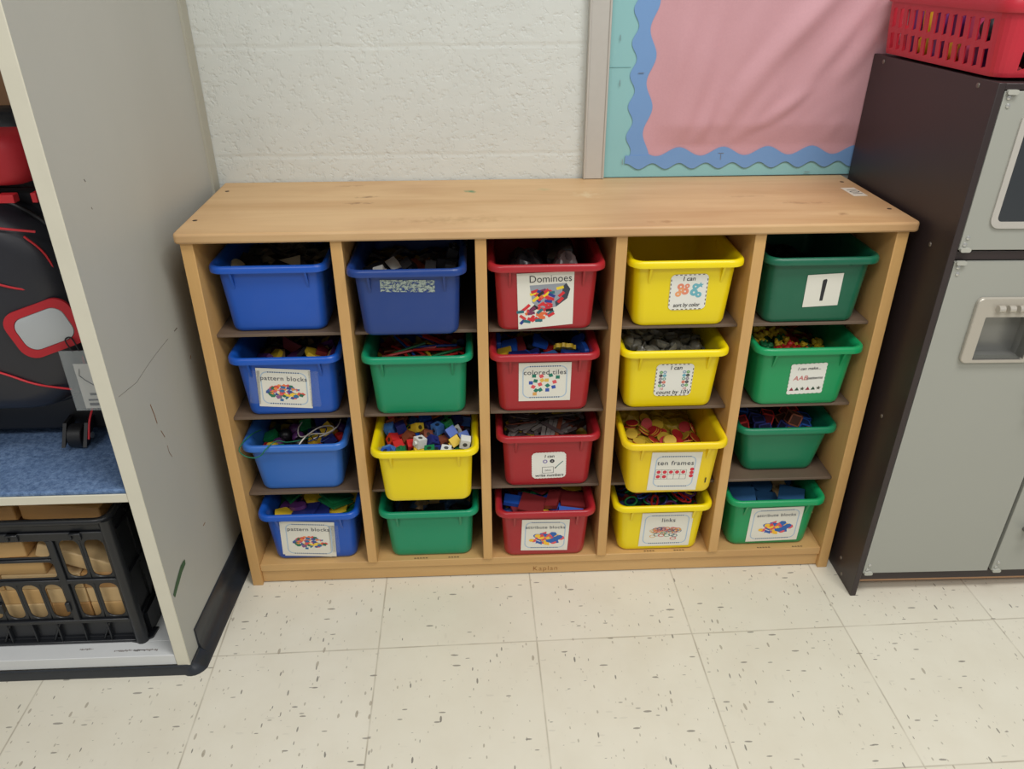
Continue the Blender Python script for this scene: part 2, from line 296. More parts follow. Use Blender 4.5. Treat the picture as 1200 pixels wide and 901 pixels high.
BAKED = {
'11':[('block','black',(-.0546,.0328,.083),(.062,-.545,-.833,.063)),('disc','black',(-.007,.0586,.083),(.493,.065,.18,.849)),('block','black',(-.0429,.0821,.0887),(.043,-.991,-.037,-.123)),('disc','black',(-.0021,.0991,.0859),(.97,.229,-.074,-.017)),('block','black',(-.0638,.0173,.0954),(.099,-.227,.968,.035)),('disc','black',(.0311,.0559,.0841),(.028,-.929,.368,.017)),('block','black',(-.0638,.1078,.0947),(.946,.275,.135,-.104)),('disc','black',(.0025,.0963,.0896),(.029,.199,.95,.239)),('disc','cream',(-.0251,.0189,.0863),(.728,-.007,.124,-.675)),('block','black',(.0736,.0171,.0867),(.423,-.531,-.643,.354)),('disc','cream',(-.073,.0722,.0934),(.819,-.126,.436,-.351)),('card','cream',(.012,.0923,.0927),(.354,.667,-.392,-.525)),('disc','cream',(-.0163,.0278,.0914),(.107,-.991,.007,.078)),('block','black',(.0298,.0523,.0917),(.03,-.982,.188,.011)),('block','black',(-.0014,.0778,.0914),(.284,-.004,-.229,.931)),('block','black',(.0644,.0559,.0857),(.133,-.657,.742,-.021)),('block','black',(-.0484,.0639,.095),(.113,-.087,.938,.314)),('block','black',(.0482,.0209,.0868),(.975,-.129,.163,-.08))],
'12':[('stick','purple',(-.0099,.0254,.0753),(.828,.022,-.021,-.56)),('trapezoid','dullred',(.0023,.0381,.0834),(.789,.246,-.177,-.534)),('rhombus','black',(.0392,.0525,.0899),(.506,.047,.139,.85)),('stick','tan',(-.0291,.0842,.08),(.008,.776,-.628,-.062)),('hexagon','purple',(.0023,.0791,.0853),(.989,-.003,-.147,-.02)),('rhombus','tan',(.0437,.08,.0913),(.954,-.132,-.204,.177)),('rhombus','black',(-.0169,.0093,.0834),(.996,.028,-.071,-.047)),('rhombus','black',(-.0306,.0459,.0807),(.931,.163,-.31,-.105)),('hexagon','yellow',(.0463,.0461,.1021),(.952,-.119,.266,-.097)),('stick','purple',(-.066,.0454,.0686),(.534,.519,-.562,-.358)),('hexagon','yellow',(-.0435,.0759,.0814),(.235,-.858,.359,-.282)),('stick','purple',(.047,.0953,.0969),(.15,.075,.866,-.471)),('trapezoid','dullred',(-.0434,.0271,.0759),(.068,.949,-.276,.139)),('rhombus','black',(.0252,.0663,.1028),(.129,.281,-.394,-.865)),('stick','tan',(.0716,.0369,.1002),(.284,-.648,.647,-.284)),('rhombus','black',(-.0741,.0756,.0711),(.828,-.227,.009,.513)),('stick','purple',(-.0634,.0872,.0815),(.032,-.441,-.774,.453)),('trapezoid','dullred',(-.0157,.1124,.0916),(.561,-.779,.279,-.019)),('stick','tan',(-.0742,.0263,.068),(.764,.013,.041,-.644)),('trapezoid','dullred',(.056,.0581,.1055),(.692,-.255,.146,-.66)),('stick','purple',(.0798,.0421,.1066),(.659,-.258,.256,-.659)),('trapezoid','dullred',(-.0516,.0564,.0822),(.227,-.868,.335,-.289))],
'13':[('ball','black',(-.0281,.0373,.0748),(.076,-.804,-.418,.416)),('bead','red',(-.0066,.027,.0675),(.8,-.586,.085,.097)),('cube','navy',(.0562,.0512,.0755),(.867,.166,.085,-.461)),('ball','purple',(-.0133,.0773,.0746),(.352,-.924,-.142,.047)),('cube','navy',(.018,.0751,.0773),(.115,.77,-.627,-.026)),('bead','yellow',(.0401,.0739,.0674),(.033,-.069,.764,-.641)),('ball','purple',(-.0487,.0545,.0746),(.01,.934,.134,-.331)),('bead','red',(.0475,.0114,.0724),(.096,.523,-.534,.657)),('bead','red',(.0725,.0691,.0768),(.759,-.067,-.037,.646)),('ball','purple',(-.0246,.1016,.0792),(.158,.884,-.204,.389)),('cube','green',(.001,.1045,.0834),(.947,.297,-.115,.051)),('ball','purple',(.0708,.0967,.0824),(.38,.885,-.192,-.188)),('cube','green',(-.0382,.0104,.0815),(.019,.707,.702,.083)),('ball','black',(-.0053,.0515,.0769),(.493,-.058,-.422,-.758)),('ball','purple',(.0695,.0271,.0754),(.548,-.286,-.751,-.233)),('bead','red',(-.0713,.044,.0717),(.088,-.784,-.579,.207)),('cube','navy',(.0299,.1089,.0867),(.195,-.545,-.784,-.225)),('bead','yellow',(.0393,.0933,.0725),(.662,-.408,.251,-.577)),('bead','yellow',(-.0552,.032,.0828),(.295,-.832,-.209,-.421)),('cube','yellow',(.0243,.0514,.0813),(.565,-.529,-.522,-.358)),('bead','red',(.0374,.028,.0769),(.135,.892,-.325,-.285)),('cube','green',(-.0676,.0788,.0733),(.146,.148,.755,-.622)),('ball','black',(-.0397,.0793,.0799),(.305,.313,-.534,.724)),('cube','yellow',(.0506,.0762,.0917),(.436,-.449,.057,-.778))],
'14':[('rhombus','pink',(-.0637,.0429,.0842),(.795,.065,.158,.582)),('bigtriangle','green',(.001,.0392,.0873),(.001,.774,-.626,.093)),('bigsquare','green',(.0584,.0259,.0909),(.036,.012,.995,-.096)),('oval','purple',(-.0629,.0762,.0862),(.027,.918,.367,.147)),('bighexagon','yellow',(-.0076,.0944,.0903),(.986,.152,-.008,.075)),('bighexagon','yellow',(.0619,.0919,.0903),(.955,.145,-.09,-.243)),('bighexagon','yellow',(-.0585,.032,.0916),(.021,-.921,-.35,.17)),('bigsquare','navy',(.0057,.0381,.095),(.003,.766,-.633,.114)),('bighexagon','yellow',(.0437,.0505,.0911),(.064,.252,.962,-.083)),('bigtriangle','green',(-.0562,.0937,.097),(.88,-.014,-.079,-.468)),('bighexagon','yellow',(-.0059,.0891,.0947),(.083,-.524,-.838,-.127)),('bigsquare','green',(.0398,.0811,.1027),(.385,.024,.104,.917)),('oval','purple',(-.0363,.0522,.0989),(.132,-.095,.062,.985)),('bigsquare','navy',(-.0186,.041,.0962),(.992,-.07,-.09,-.056)),('bigsquare','green',(.0399,.0679,.099),(.092,.401,-.91,.054))],
'21':[('snapbrick','navy',(-.0285,.0694,.085),(.119,-.98,-.149,-.066)),('snapbrick','black',(.0092,.0543,.084),(.576,.664,.372,.298)),('snapbrick','navy',(.0379,.0075,.0852),(.046,-.999,.001,-.026)),('snapbrick','black',(-.0493,.0979,.0849),(.021,-.493,-.83,-.261)),('snapbrick','brown',(.009,.1103,.0856),(.643,.649,-.158,-.376)),('snapbrick','black',(.0638,.0857,.0828),(.52,-.46,-.446,.565)),('snapbrick','yellow',(-.0238,.0327,.0837),(.529,-.532,.427,-.506)),('snapbrick','black',(.005,.0223,.0946),(.064,.769,.09,.63)),('snapbrick','yellow',(.0358,.0409,.0837),(.619,-.588,-.46,.244)),('snapbrick','black',(-.0638,.0773,.0941),(.003,.185,-.526,-.83)),('snapbrick','black',(.0354,.0769,.0955),(.644,-.204,.296,.676)),('snapbrick','black',(.0515,.1156,.0948),(.002,.112,-.213,.971)),('snapbrick','black',(-.0709,.042,.0865),(.462,-.53,-.607,.37)),('snapbrick','black',(-.0602,.0106,.0945),(.776,.354,.493,-.172)),('snapbrick','black',(.0664,.0851,.1025),(.682,-.726,.062,.061)),('snapbrick','black',(-.0015,.0786,.0996),(.489,.652,.575,-.065)),('snapbrick','white',(-.0302,.1008,.0918),(.035,.509,.829,.228)),('snapbrick','black',(.0749,.1195,.1133),(.697,.113,.158,.691)),('snapbrick','white',(-.0527,.0455,.0951),(.484,.488,.335,.644)),('snapbrick','black',(.0723,.0482,.1068),(.399,-.588,.508,-.487)),('snapbrick','brown',(.0661,.0444,.0882),(.432,.244,-.63,-.598))],
'22':[('longstraw','green',(-.0139,.0466,.0903),(.028,-.544,-.838,.012)),('straw','yellow',(.0107,.0517,.0887),(.605,.025,-.004,-.796)),('longstraw','brown',(-.0243,.1018,.0914),(.105,-.003,.35,-.931)),('longstraw','blue',(.0264,.1186,.0958),(.213,-.945,.246,.039)),('longstraw','brown',(-.0003,.0524,.0953),(.016,.07,-.997,-.013)),('longstraw','yellow',(.0261,.0334,.092),(.907,-.18,-.025,.379)),('longstraw','red',(-.0224,.098,.0975),(.038,-.907,.42,.024)),('straw','yellow',(.0328,.0918,.0914),(.977,-.15,.147,.022)),('longstraw','red',(-.0065,.0452,.0955),(.07,.031,-.485,-.871)),('longstraw','red',(.027,.0378,.0964),(.055,-.22,.958,-.173)),('straw','red',(-.0396,.0821,.0944),(.007,.443,.895,.04)),('longstraw','red',(.0408,.1165,.0962),(.39,.885,-.191,-.17)),('straw','red',(-.036,.0271,.0896),(.136,-.029,.99,.022)),('longstraw','green',(.0375,.0483,.1009),(.964,-.06,-.018,.26)),('longstraw','blue',(-.0259,.0867,.0948),(.86,.209,-.002,-.465)),('straw','yellow',(.0376,.0971,.093),(.165,.973,-.093,-.129)),('longstraw','brown',(-.0242,.0312,.1041),(.982,-.043,-.04,-.182)),('longstraw','yellow',(.0157,.045,.1045),(.121,.623,.767,-.095)),('longstraw','blue',(.0202,.0849,.101),(.412,.91,.049,.015)),('longstraw','red',(.0363,.0725,.1009),(.159,.983,.087,-.021)),('longstraw','red',(-.0183,.0669,.0993),(.844,.521,.038,.121)),('straw','red',(.0443,.0212,.089),(.955,-.228,.18,-.062)),('longstraw','green',(-.0377,.0688,.0981),(.028,-.174,.812,.557)),('longstraw','red',(.0429,.0978,.0974),(.045,-.299,-.949,-.089))],
'23':[('cube20','brown',(-.0622,.0077,.0977),(.627,.199,.112,.744)),('cube20','yellow',(.0025,.051,.0927),(.573,.095,.187,.792)),('cube20','yellow',(.0154,.03,.0955),(.48,-.431,.48,-.594)),('cube20','red',(.0565,.0576,.0926),(.288,.473,-.503,-.663)),('cube20','red',(-.0596,.115,.0926),(.648,.385,.481,-.448)),('cube20','orange',(-.0177,.1125,.0926),(.69,-.688,.213,-.071)),('cube20','blue',(.0106,.1147,.0989),(.194,-.301,-.712,.604)),('cube20','green',(.0476,.1211,.0921),(.919,-.073,.166,-.349)),('cube20','green',(-.0705,.0336,.0952),(.229,-.56,.482,.634)),('cube20','yellow',(-.0178,.0777,.0955),(.351,-.245,-.019,-.903)),('cube20','red',(.0293,.0507,.0983),(.153,-.6,.781,.078)),('cube20','brown',(.0694,.0108,.0904),(.407,.446,.589,-.538)),('cube20','yellow',(-.0722,.0755,.0946),(.195,-.092,-.818,.534)),('cube20','navy',(-.0011,.0949,.0901),(.625,.662,.177,.373)),('cube20','blue',(.0169,.0772,.0953),(.523,.806,-.276,-.019)),('cube20','yellow',(.0337,.1023,.0989),(.552,-.704,.392,-.215)),('cube20','white',(-.0437,.0289,.0902),(.783,.072,-.081,-.613)),('cube20','brown',(-.0308,.0567,.1005),(.663,.185,.694,-.21)),('cube20','brown',(.0012,.0683,.1093),(.87,-.418,-.085,-.247)),('cube20','red',(.0504,.089,.0954),(.701,.615,-.158,-.325)),('cube20','red',(-.0757,.1466,.1025),(.366,.525,-.622,.452)),('cube20','white',(-.0404,.1211,.0966),(.127,-.007,.213,-.969)),('cube20','orange',(.0025,.1393,.105),(.039,.762,.393,-.513)),('cube20','lightblue',(.0638,.1052,.0922),(.256,.211,.685,.649)),('cube20','blue',(-.074,.0589,.1094),(.174,.702,.542,-.427)),('cube20','white',(-.0378,.0069,.0914),(.543,-.454,.501,-.498)),('cube20','yellow',(-.0098,.0071,.0927),(.552,-.442,-.497,.503)),('cube20','blue',(.0729,.0052,.11),(.037,-.796,.028,-.603)),('cube20','blue',(-.0763,.1235,.1091),(.102,.646,.091,.751)),('cube20','brown',(-.0318,.0953,.0963),(.329,.567,.312,-.688)),('cube20','navy',(.0532,.0933,.1152),(.005,.185,.718,.671)),('cube20','red',(.0684,.0734,.0992),(.267,-.479,.834,-.063)),('cube20','white',(-.0397,.0062,.1115),(.527,-.424,-.529,-.513)),('cube20','green',(-.0092,.0051,.1129),(.555,-.5,-.445,-.494)),('cube20','green',(.048,.0325,.0951),(.721,-.011,.132,.68)),('cube20','blue',(-.0538,.063,.0972),(.1,-.185,-.962,-.171)),('cube20','navy',(-.0056,.0973,.1124),(.885,-.007,.003,.466)),('cube20','brown',(-.039,.1399,.1088),(.152,-.688,-.267,.658)),('cube20','orange',(.0743,.1246,.1041),(.433,-.88,.166,.102)),('cube20','white',(.0118,.0367,.115),(.231,.606,-.214,.73)),('cube20','lightblue',(-.0208,.0785,.1196),(.7,-.622,.264,-.233)),('cube20','blue',(.0061,.1154,.1194),(.723,.257,.632,-.112)),('cube20','brown',(.0133,.0074,.0925),(.687,.165,-.068,-.705)),('cube20','orange',(-.0768,.1391,.1254),(.054,.049,.601,-.796)),('cube20','navy',(-.0248,.1057,.1152),(.341,.265,-.66,-.615)),('cube20','orange',(.0576,.1421,.1095),(.332,-.762,-.292,-.474)),('cube20','brown',(.0552,.1186,.1146),(.609,-.453,-.346,.552)),('cube20','white',(-.0763,.0225,.1215),(.115,.003,.993,.028)),('cube20','white',(-.0586,.0908,.1031),(.454,-.283,.783,-.319)),('cube20','navy',(-.0202,.0273,.0972),(.53,-.462,.564,-.433)),('cube20','lightblue',(.073,.034,.0974),(.154,-.454,-.24,.844)),('cube20','green',(-.0413,.1265,.1244),(.691,.136,-.664,-.253)),('cube20','orange',(-.0159,.1252,.113),(.301,.72,-.227,.582)),('cube20','yellow',(.0201,.0919,.113),(.584,-.467,-.664,-.006)),('cube20','lightblue',(.0319,.1325,.0997),(.913,-.017,.193,-.36)),('cube20','yellow',(-.0557,.0437,.1104),(.543,.512,.655,.113)),('cube20','navy',(-.0115,.0458,.1098),(.17,-.34,-.165,.91)),('cube20','brown',(.0356,.0679,.107),(.19,-.34,-.112,.914)),('cube20','lightblue',(.0754,.0942,.111),(.612,.777,.108,-.094)),('cube20','navy',(-.0577,.1104,.1181),(.276,-.493,.824,.045)),('cube20','green',(-.0386,.0908,.1208),(.363,-.125,-.595,.707)),('cube20','red',(.0203,.1494,.1164),(.003,.457,.01,.889)),('cube20','red',(.0753,.1366,.1255),(.602,-.774,.154,.12)),('cube20','blue',(-.0477,.0611,.1212),(.423,-.851,.31,.025))],
'32':[('bigtile','navy',(-.0223,.0555,.0893),(.213,.027,.973,.078)),('tile','lightblue',(.0103,.0477,.0885),(.104,-.0,-.991,-.079)),('bigtile','black',(.0543,.0483,.0902),(.523,.042,.131,.841)),('bigtile','black',(-.0612,.0995,.091),(.137,-.683,-.714,-.076)),('bigtile','dullred',(.031,.0888,.0891),(.221,.154,.028,-.963)),('bigtile','blue',(.0795,.0458,.0981),(.686,-.009,.719,.112)),('bigtile','blue',(-.0337,.0425,.0917),(.143,.525,.82,.178)),('tile','lightblue',(.0202,.0464,.0933),(.941,.109,.07,.313)),('tile','yellow',(.0747,.0771,.0939),(.622,.328,-.22,-.676)),('bigtile','black',(-.0196,.1033,.0949),(.014,.916,-.372,-.147)),('bigtile','black',(-.0123,.0912,.1009),(.67,-.076,.127,-.727)),('oval','red',(.0153,.0847,.0941),(.689,.133,-.093,-.706)),('gear','yellow',(-.0647,.0321,.0946),(.957,-.022,-.045,-.286)),('bigtile','blue',(.0093,.0132,.0867),(.099,-.0,-.991,-.095)),('bigtile','blue',(.0557,.039,.1007),(.101,-.114,-.078,-.985)),('bigtile','dullred',(-.0462,.0828,.0992),(.728,.24,.03,-.642)),('bigtile','blue',(-.0016,.0866,.1066),(.729,.128,.078,.667)),('bigtile','black',(.0591,.113,.0951),(.813,.09,.21,-.536)),('tile','yellow',(-.0725,.0519,.1032),(.1,.701,.702,.073)),('bigtile','black',(.0252,.0148,.0939),(.119,-.984,.081,.103)),('gear','yellow',(.0437,.0588,.1061),(.771,-.244,.223,.544)),('bigtile','blue',(-.0619,.0728,.1001),(.706,.051,-.236,.666)),('bigtile','black',(.0229,.0951,.1091),(.355,.157,.015,.921)),('bigtile','blue',(.0702,.0839,.1016),(.365,-.477,.786,-.15)),('bigtile','navy',(-.0442,.0281,.1051),(.188,-.052,-.017,-.981)),('bigtile','navy',(-.026,.0115,.0999),(.273,.782,-.307,.469)),('tile','yellow',(.0718,.0114,.0886),(.976,.051,.21,.008)),('bigtile','blue',(-.0822,.0933,.1009),(.57,-.427,.537,-.453))],
'33':[('clearstick','clear',(-.0365,.0556,.0902),(.435,-.099,-.054,.893)),('clearstick','brown',(.0265,.0627,.0947),(.117,.043,.004,-.992)),('clearstick','clear',(-.0201,.0993,.0967),(.269,-.11,-.101,-.952)),('clearstick','clear',(.0356,.1023,.0946),(.142,.038,.172,-.974)),('clearstick','clear',(-.055,.058,.0896),(.044,-.566,-.814,.123)),('clearstick','clear',(.0225,.0489,.0964),(.105,-.118,.987,-.013)),('clearstick','smoke',(-.0269,.1076,.0975),(.065,-.048,.996,-.036)),('clearstick','smoke',(.0324,.0903,.0941),(.121,.027,-.036,.992)),('clearstick','clear',(-.0385,.0482,.0923),(.611,-.085,-.075,.784)),('clearstick','smoke',(.0326,.0405,.0987),(.147,-.092,.985,-.0)),('clearstick','yellow',(-.0255,.1132,.0999),(.956,-.051,-.054,.285)),('clearstick','brown',(.0211,.0835,.0939),(.018,.992,-.123,.008)),('clearstick','clear',(-.066,.0562,.0949),(.108,.851,-.512,-.044)),('clearstick','clear',(.0204,.0594,.0985),(.387,-.12,-.048,.913)),('clearstick','clear',(-.0289,.1218,.1022),(.087,-.976,-.156,-.12)),('clearstick','clear',(-.0049,.0697,.1033),(.324,.031,.055,-.944)),('clearstick','clear',(-.0464,.042,.0933),(.784,-.092,.011,-.613)),('clearstick','clear',(.007,.0579,.0969),(.507,-.066,-.079,.856)),('clearstick','smoke',(-.0637,.1262,.1001),(.073,-.909,-.393,-.116)),('clearstick','brown',(.0451,.089,.0965),(.22,.002,-.021,-.975)),('clearstick','yellow',(-.0404,.0513,.0956),(.323,-.02,.029,.946)),('clearstick','clear',(.0003,.0406,.0945),(.854,.113,-.031,-.508)),('clearstick','smoke',(-.0355,.1272,.1045),(.922,.028,-.134,.363)),('clearstick','smoke',(.0272,.089,.0988),(.81,-.024,-.037,-.585)),('clearstick','clear',(-.058,.0549,.0991),(.55,-.071,-.039,-.831)),('clearstick','clear',(-.0003,.0626,.0998),(.014,.939,.344,.017)),('clearstick','clear',(-.0531,.1242,.1005),(.908,.077,-.13,.392)),('clearstick','smoke',(.0243,.1001,.1004),(.002,.395,-.918,.044)),('clearstick','smoke',(-.0443,.0473,.0985),(.357,-.009,-.036,-.933)),('clearstick','smoke',(.0071,.0629,.1027),(.938,.07,.014,.339)),('clearstick','smoke',(-.0568,.1166,.1017),(.096,-.161,.977,.1)),('clearstick','smoke',(.0352,.0964,.1033),(.005,.186,.982,-.026)),('clearstick','clear',(-.0713,.0497,.0989),(.049,.636,-.77,.008)),('clearstick','smoke',(.0207,.0438,.1016),(.95,-.015,-.115,.29)),('clearstick','clear',(-.0702,.1049,.0994),(.551,.036,-.193,.811)),('clearstick','clear',(.0654,.1229,.1016),(.47,.024,-.094,.877)),('clearstick','smoke',(-.0513,.0542,.1014),(.08,.943,-.322,-.012)),('clearstick','clear',(.0178,.0567,.1014),(.011,.934,.348,.078)),('clearstick','smoke',(-.0703,.0982,.0996),(.526,.03,-.193,.828)),('clearstick','clear',(-.0556,.1199,.1087),(.033,-.328,-.941,.077)),('clearstick','smoke',(-.0016,.0178,.0934),(.317,.15,-.053,.935)),('clearstick','clear',(.0062,.0509,.1037),(.779,.098,-.011,.619)),('clearstick','yellow',(-.0526,.1063,.1002),(.12,-.206,.958,.159)),('clearstick','clear',(.0305,.0988,.1058),(.095,-.002,-.027,-.995)),('clearstick','clear',(-.032,.0623,.1014),(.528,-.069,-.041,-.846)),('clearstick','clear',(.0165,.0536,.1043),(.069,-.613,.787,-.007)),('clearstick','smoke',(-.0305,.1008,.1042),(.09,.037,-.105,.99)),('clearstick','smoke',(.0363,.1253,.1037),(.042,-.108,.946,.301)),('clearstick','clear',(-.0496,.0623,.1026),(.055,.905,.416,-.073)),('clearstick','brown',(.0264,.0553,.106),(.102,-.608,.786,-.055)),('clearstick','smoke',(-.0462,.0973,.1016),(.111,-.979,-.173,.008)),('clearstick','clear',(.0491,.1148,.1056),(.092,-.01,-.036,.995)),('clearstick','clear',(-.0319,.0643,.1037),(.053,.927,.367,-.061)),('clearstick','clear',(-.0091,.0272,.1004),(.156,-.752,-.641,.001)),('clearstick','smoke',(-.0076,.096,.1059),(.026,.939,.342,-.007)),('clearstick','yellow',(.0371,.1158,.1027),(.008,.014,.035,-.999)),('clearstick','brown',(-.0491,.08,.1008),(.155,.987,.001,.044)),('clearstick','smoke',(.0118,.0482,.1077),(.035,.416,.905,.077)),('clearstick','clear',(-.0414,.0932,.1049),(.066,-.078,-.99,.093))],
'34':[('stick','green',(-.0465,.0465,.0889),(.099,-.819,-.562,.063)),('rectblock','dullred',(.0083,.0582,.0913),(.018,-.857,-.515,-.024)),('stick','green',(.062,.0698,.089),(.181,.269,.695,.642)),('bigtriangle','dullred',(-.0502,.0914,.088),(.068,-.991,.086,-.071)),('bigtriangle','green',(-.0175,.0755,.0919),(.027,-.144,.065,-.987)),('bigtriangle','dullred',(.0466,.1057,.092),(.394,.032,.172,-.902)),('bigsquare','dullred',(-.04,.0302,.0961),(.077,-.579,-.811,-.027)),('rectblock','blue',(.0162,.0427,.1005),(.021,-.427,-.903,-.038)),('bigsquare','dullred',(.0489,.0343,.0925),(.088,-.91,.405,-.005)),('stick','navy',(-.0681,.0818,.0907),(.277,.467,.741,.396)),('bigtriangle','green',(.0014,.0963,.099),(.994,-.108,.017,.007)),('bigtriangle','dullred',(.0535,.097,.0999),(.091,-.648,-.754,.049)),('rectblock','blue',(-.0574,.0482,.1081),(.994,.063,.051,-.073)),('bighexagon','yellow',(-.0142,.0201,.0982),(.996,.068,.045,.028)),('rectblock','blue',(.0536,.0104,.0998),(.096,-.012,-.971,-.217)),('stick','navy',(-.0285,.0701,.1023),(.143,.034,-.987,-.066)),('bigsquare','dullred',(-.0011,.1011,.104),(.908,-.105,-.029,-.404)),('bighexagon','yellow',(.0636,.1065,.1042),(.104,-.252,-.962,.004)),('bigsquare','dullred',(-.025,.0332,.1107),(.987,.06,.068,-.131)),('rectblock','dullred',(.0195,.0445,.1131),(.087,-.598,.795,-.047)),('bigsquare','dullred',(.0602,.0536,.1047),(.051,.707,-.704,-.053))],
'42':[('shell','grey',(-.0205,.0648,.0927),(.401,.174,-.044,.898)),('shell','grey',(.0074,.0402,.0845),(.849,.089,-.037,-.52)),('shell','grey',(.0246,.0116,.0811),(.223,.13,.056,-.964)),('shell','grey',(-.0126,.1363,.1012),(.262,-.449,.795,.314)),('shell','grey',(-.0023,.1103,.0854),(.061,-.703,-.69,-.161)),('shell','grey',(.0728,.0861,.0768),(.056,-.791,.6,-.103)),('shell','grey',(-.0512,.0412,.1002),(.129,.761,-.592,-.232)),('shell','grey',(.0252,.0573,.0871),(.387,.159,.206,.884)),('shell','grey',(.074,.06,.0731),(.22,-.896,.113,-.368)),('shell','grey',(-.0725,.1019,.1042),(.724,.196,.125,.649)),('shell','grey',(.0017,.0797,.088),(.061,.513,-.854,.059)),('shell','grey',(.0483,.081,.075),(.27,-.135,.112,-.947)),('shell','grey',(-.0744,.0667,.1118),(.581,-.343,-.412,.613)),('shell','grey',(.0444,.0374,.0827),(.076,-.933,.331,.121)),('shell','grey',(.0575,.0564,.0748),(.052,.931,.072,.355)),('shell','grey',(-.0313,.0972,.104),(.135,.605,.781,-.083)),('shell','grey',(.0272,.0922,.0828),(.067,-.082,-.948,.302)),('shell','grey',(.0743,.1213,.0797),(.336,-.343,.877,.032)),('shell','grey',(-.0498,.0729,.0995),(.152,-.839,.481,-.204)),('shell','grey',(.0031,.0244,.0906),(.679,.38,.015,-.628)),('shell','grey',(.069,.0076,.0766),(.207,.284,-.836,.422)),('shell','grey',(-.0572,.1183,.109),(.116,-.95,.222,.188)),('shell','grey',(-.0122,.0906,.0971),(.383,-.116,.108,.91)),('shell','grey',(.0514,.109,.0765),(.028,.603,.795,.056)),('shell','grey',(-.0608,.0688,.1054),(.872,-.082,-.241,.419)),('shell','grey',(.0096,.0536,.1004),(.319,-.276,.874,-.242)),('shell','grey',(.0453,.0632,.0852),(.141,.447,.705,.532)),('shell','grey',(-.0366,.1102,.1158),(.014,.452,.849,.273)),('shell','grey',(-.0089,.1138,.1003),(.112,-.407,-.907,-.004)),('shell','grey',(.0671,.0952,.0884),(.65,-.024,-.058,.758)),('shell','grey',(-.031,.0439,.1003),(.347,.341,.182,.855)),('shell','grey',(-.0125,.0402,.0916),(.499,-.566,-.436,.491)),('shell','grey',(.0725,.0359,.0737),(.011,.411,.79,.454)),('shell','grey',(-.0591,.0916,.113),(.071,.976,-.078,-.189)),('shell','grey',(-.0308,.1287,.1095),(.038,.637,.074,-.767)),('shell','grey',(.049,.112,.0906),(.027,.878,-.437,.195)),('shell','grey',(-.055,.0149,.104),(.439,.22,-.282,.824)),('shell','grey',(-.0071,.0626,.1044),(.15,.793,-.59,-.036)),('shell','grey',(.0647,.0198,.0787),(.883,-.465,.063,.006)),('shell','grey',(-.0457,.0937,.1225),(.153,.526,-.803,-.234)),('shell','grey',(.0239,.1216,.0932),(.051,.995,.083,.012)),('shell','grey',(.028,.1013,.0896),(.806,-.299,-.078,-.504))],
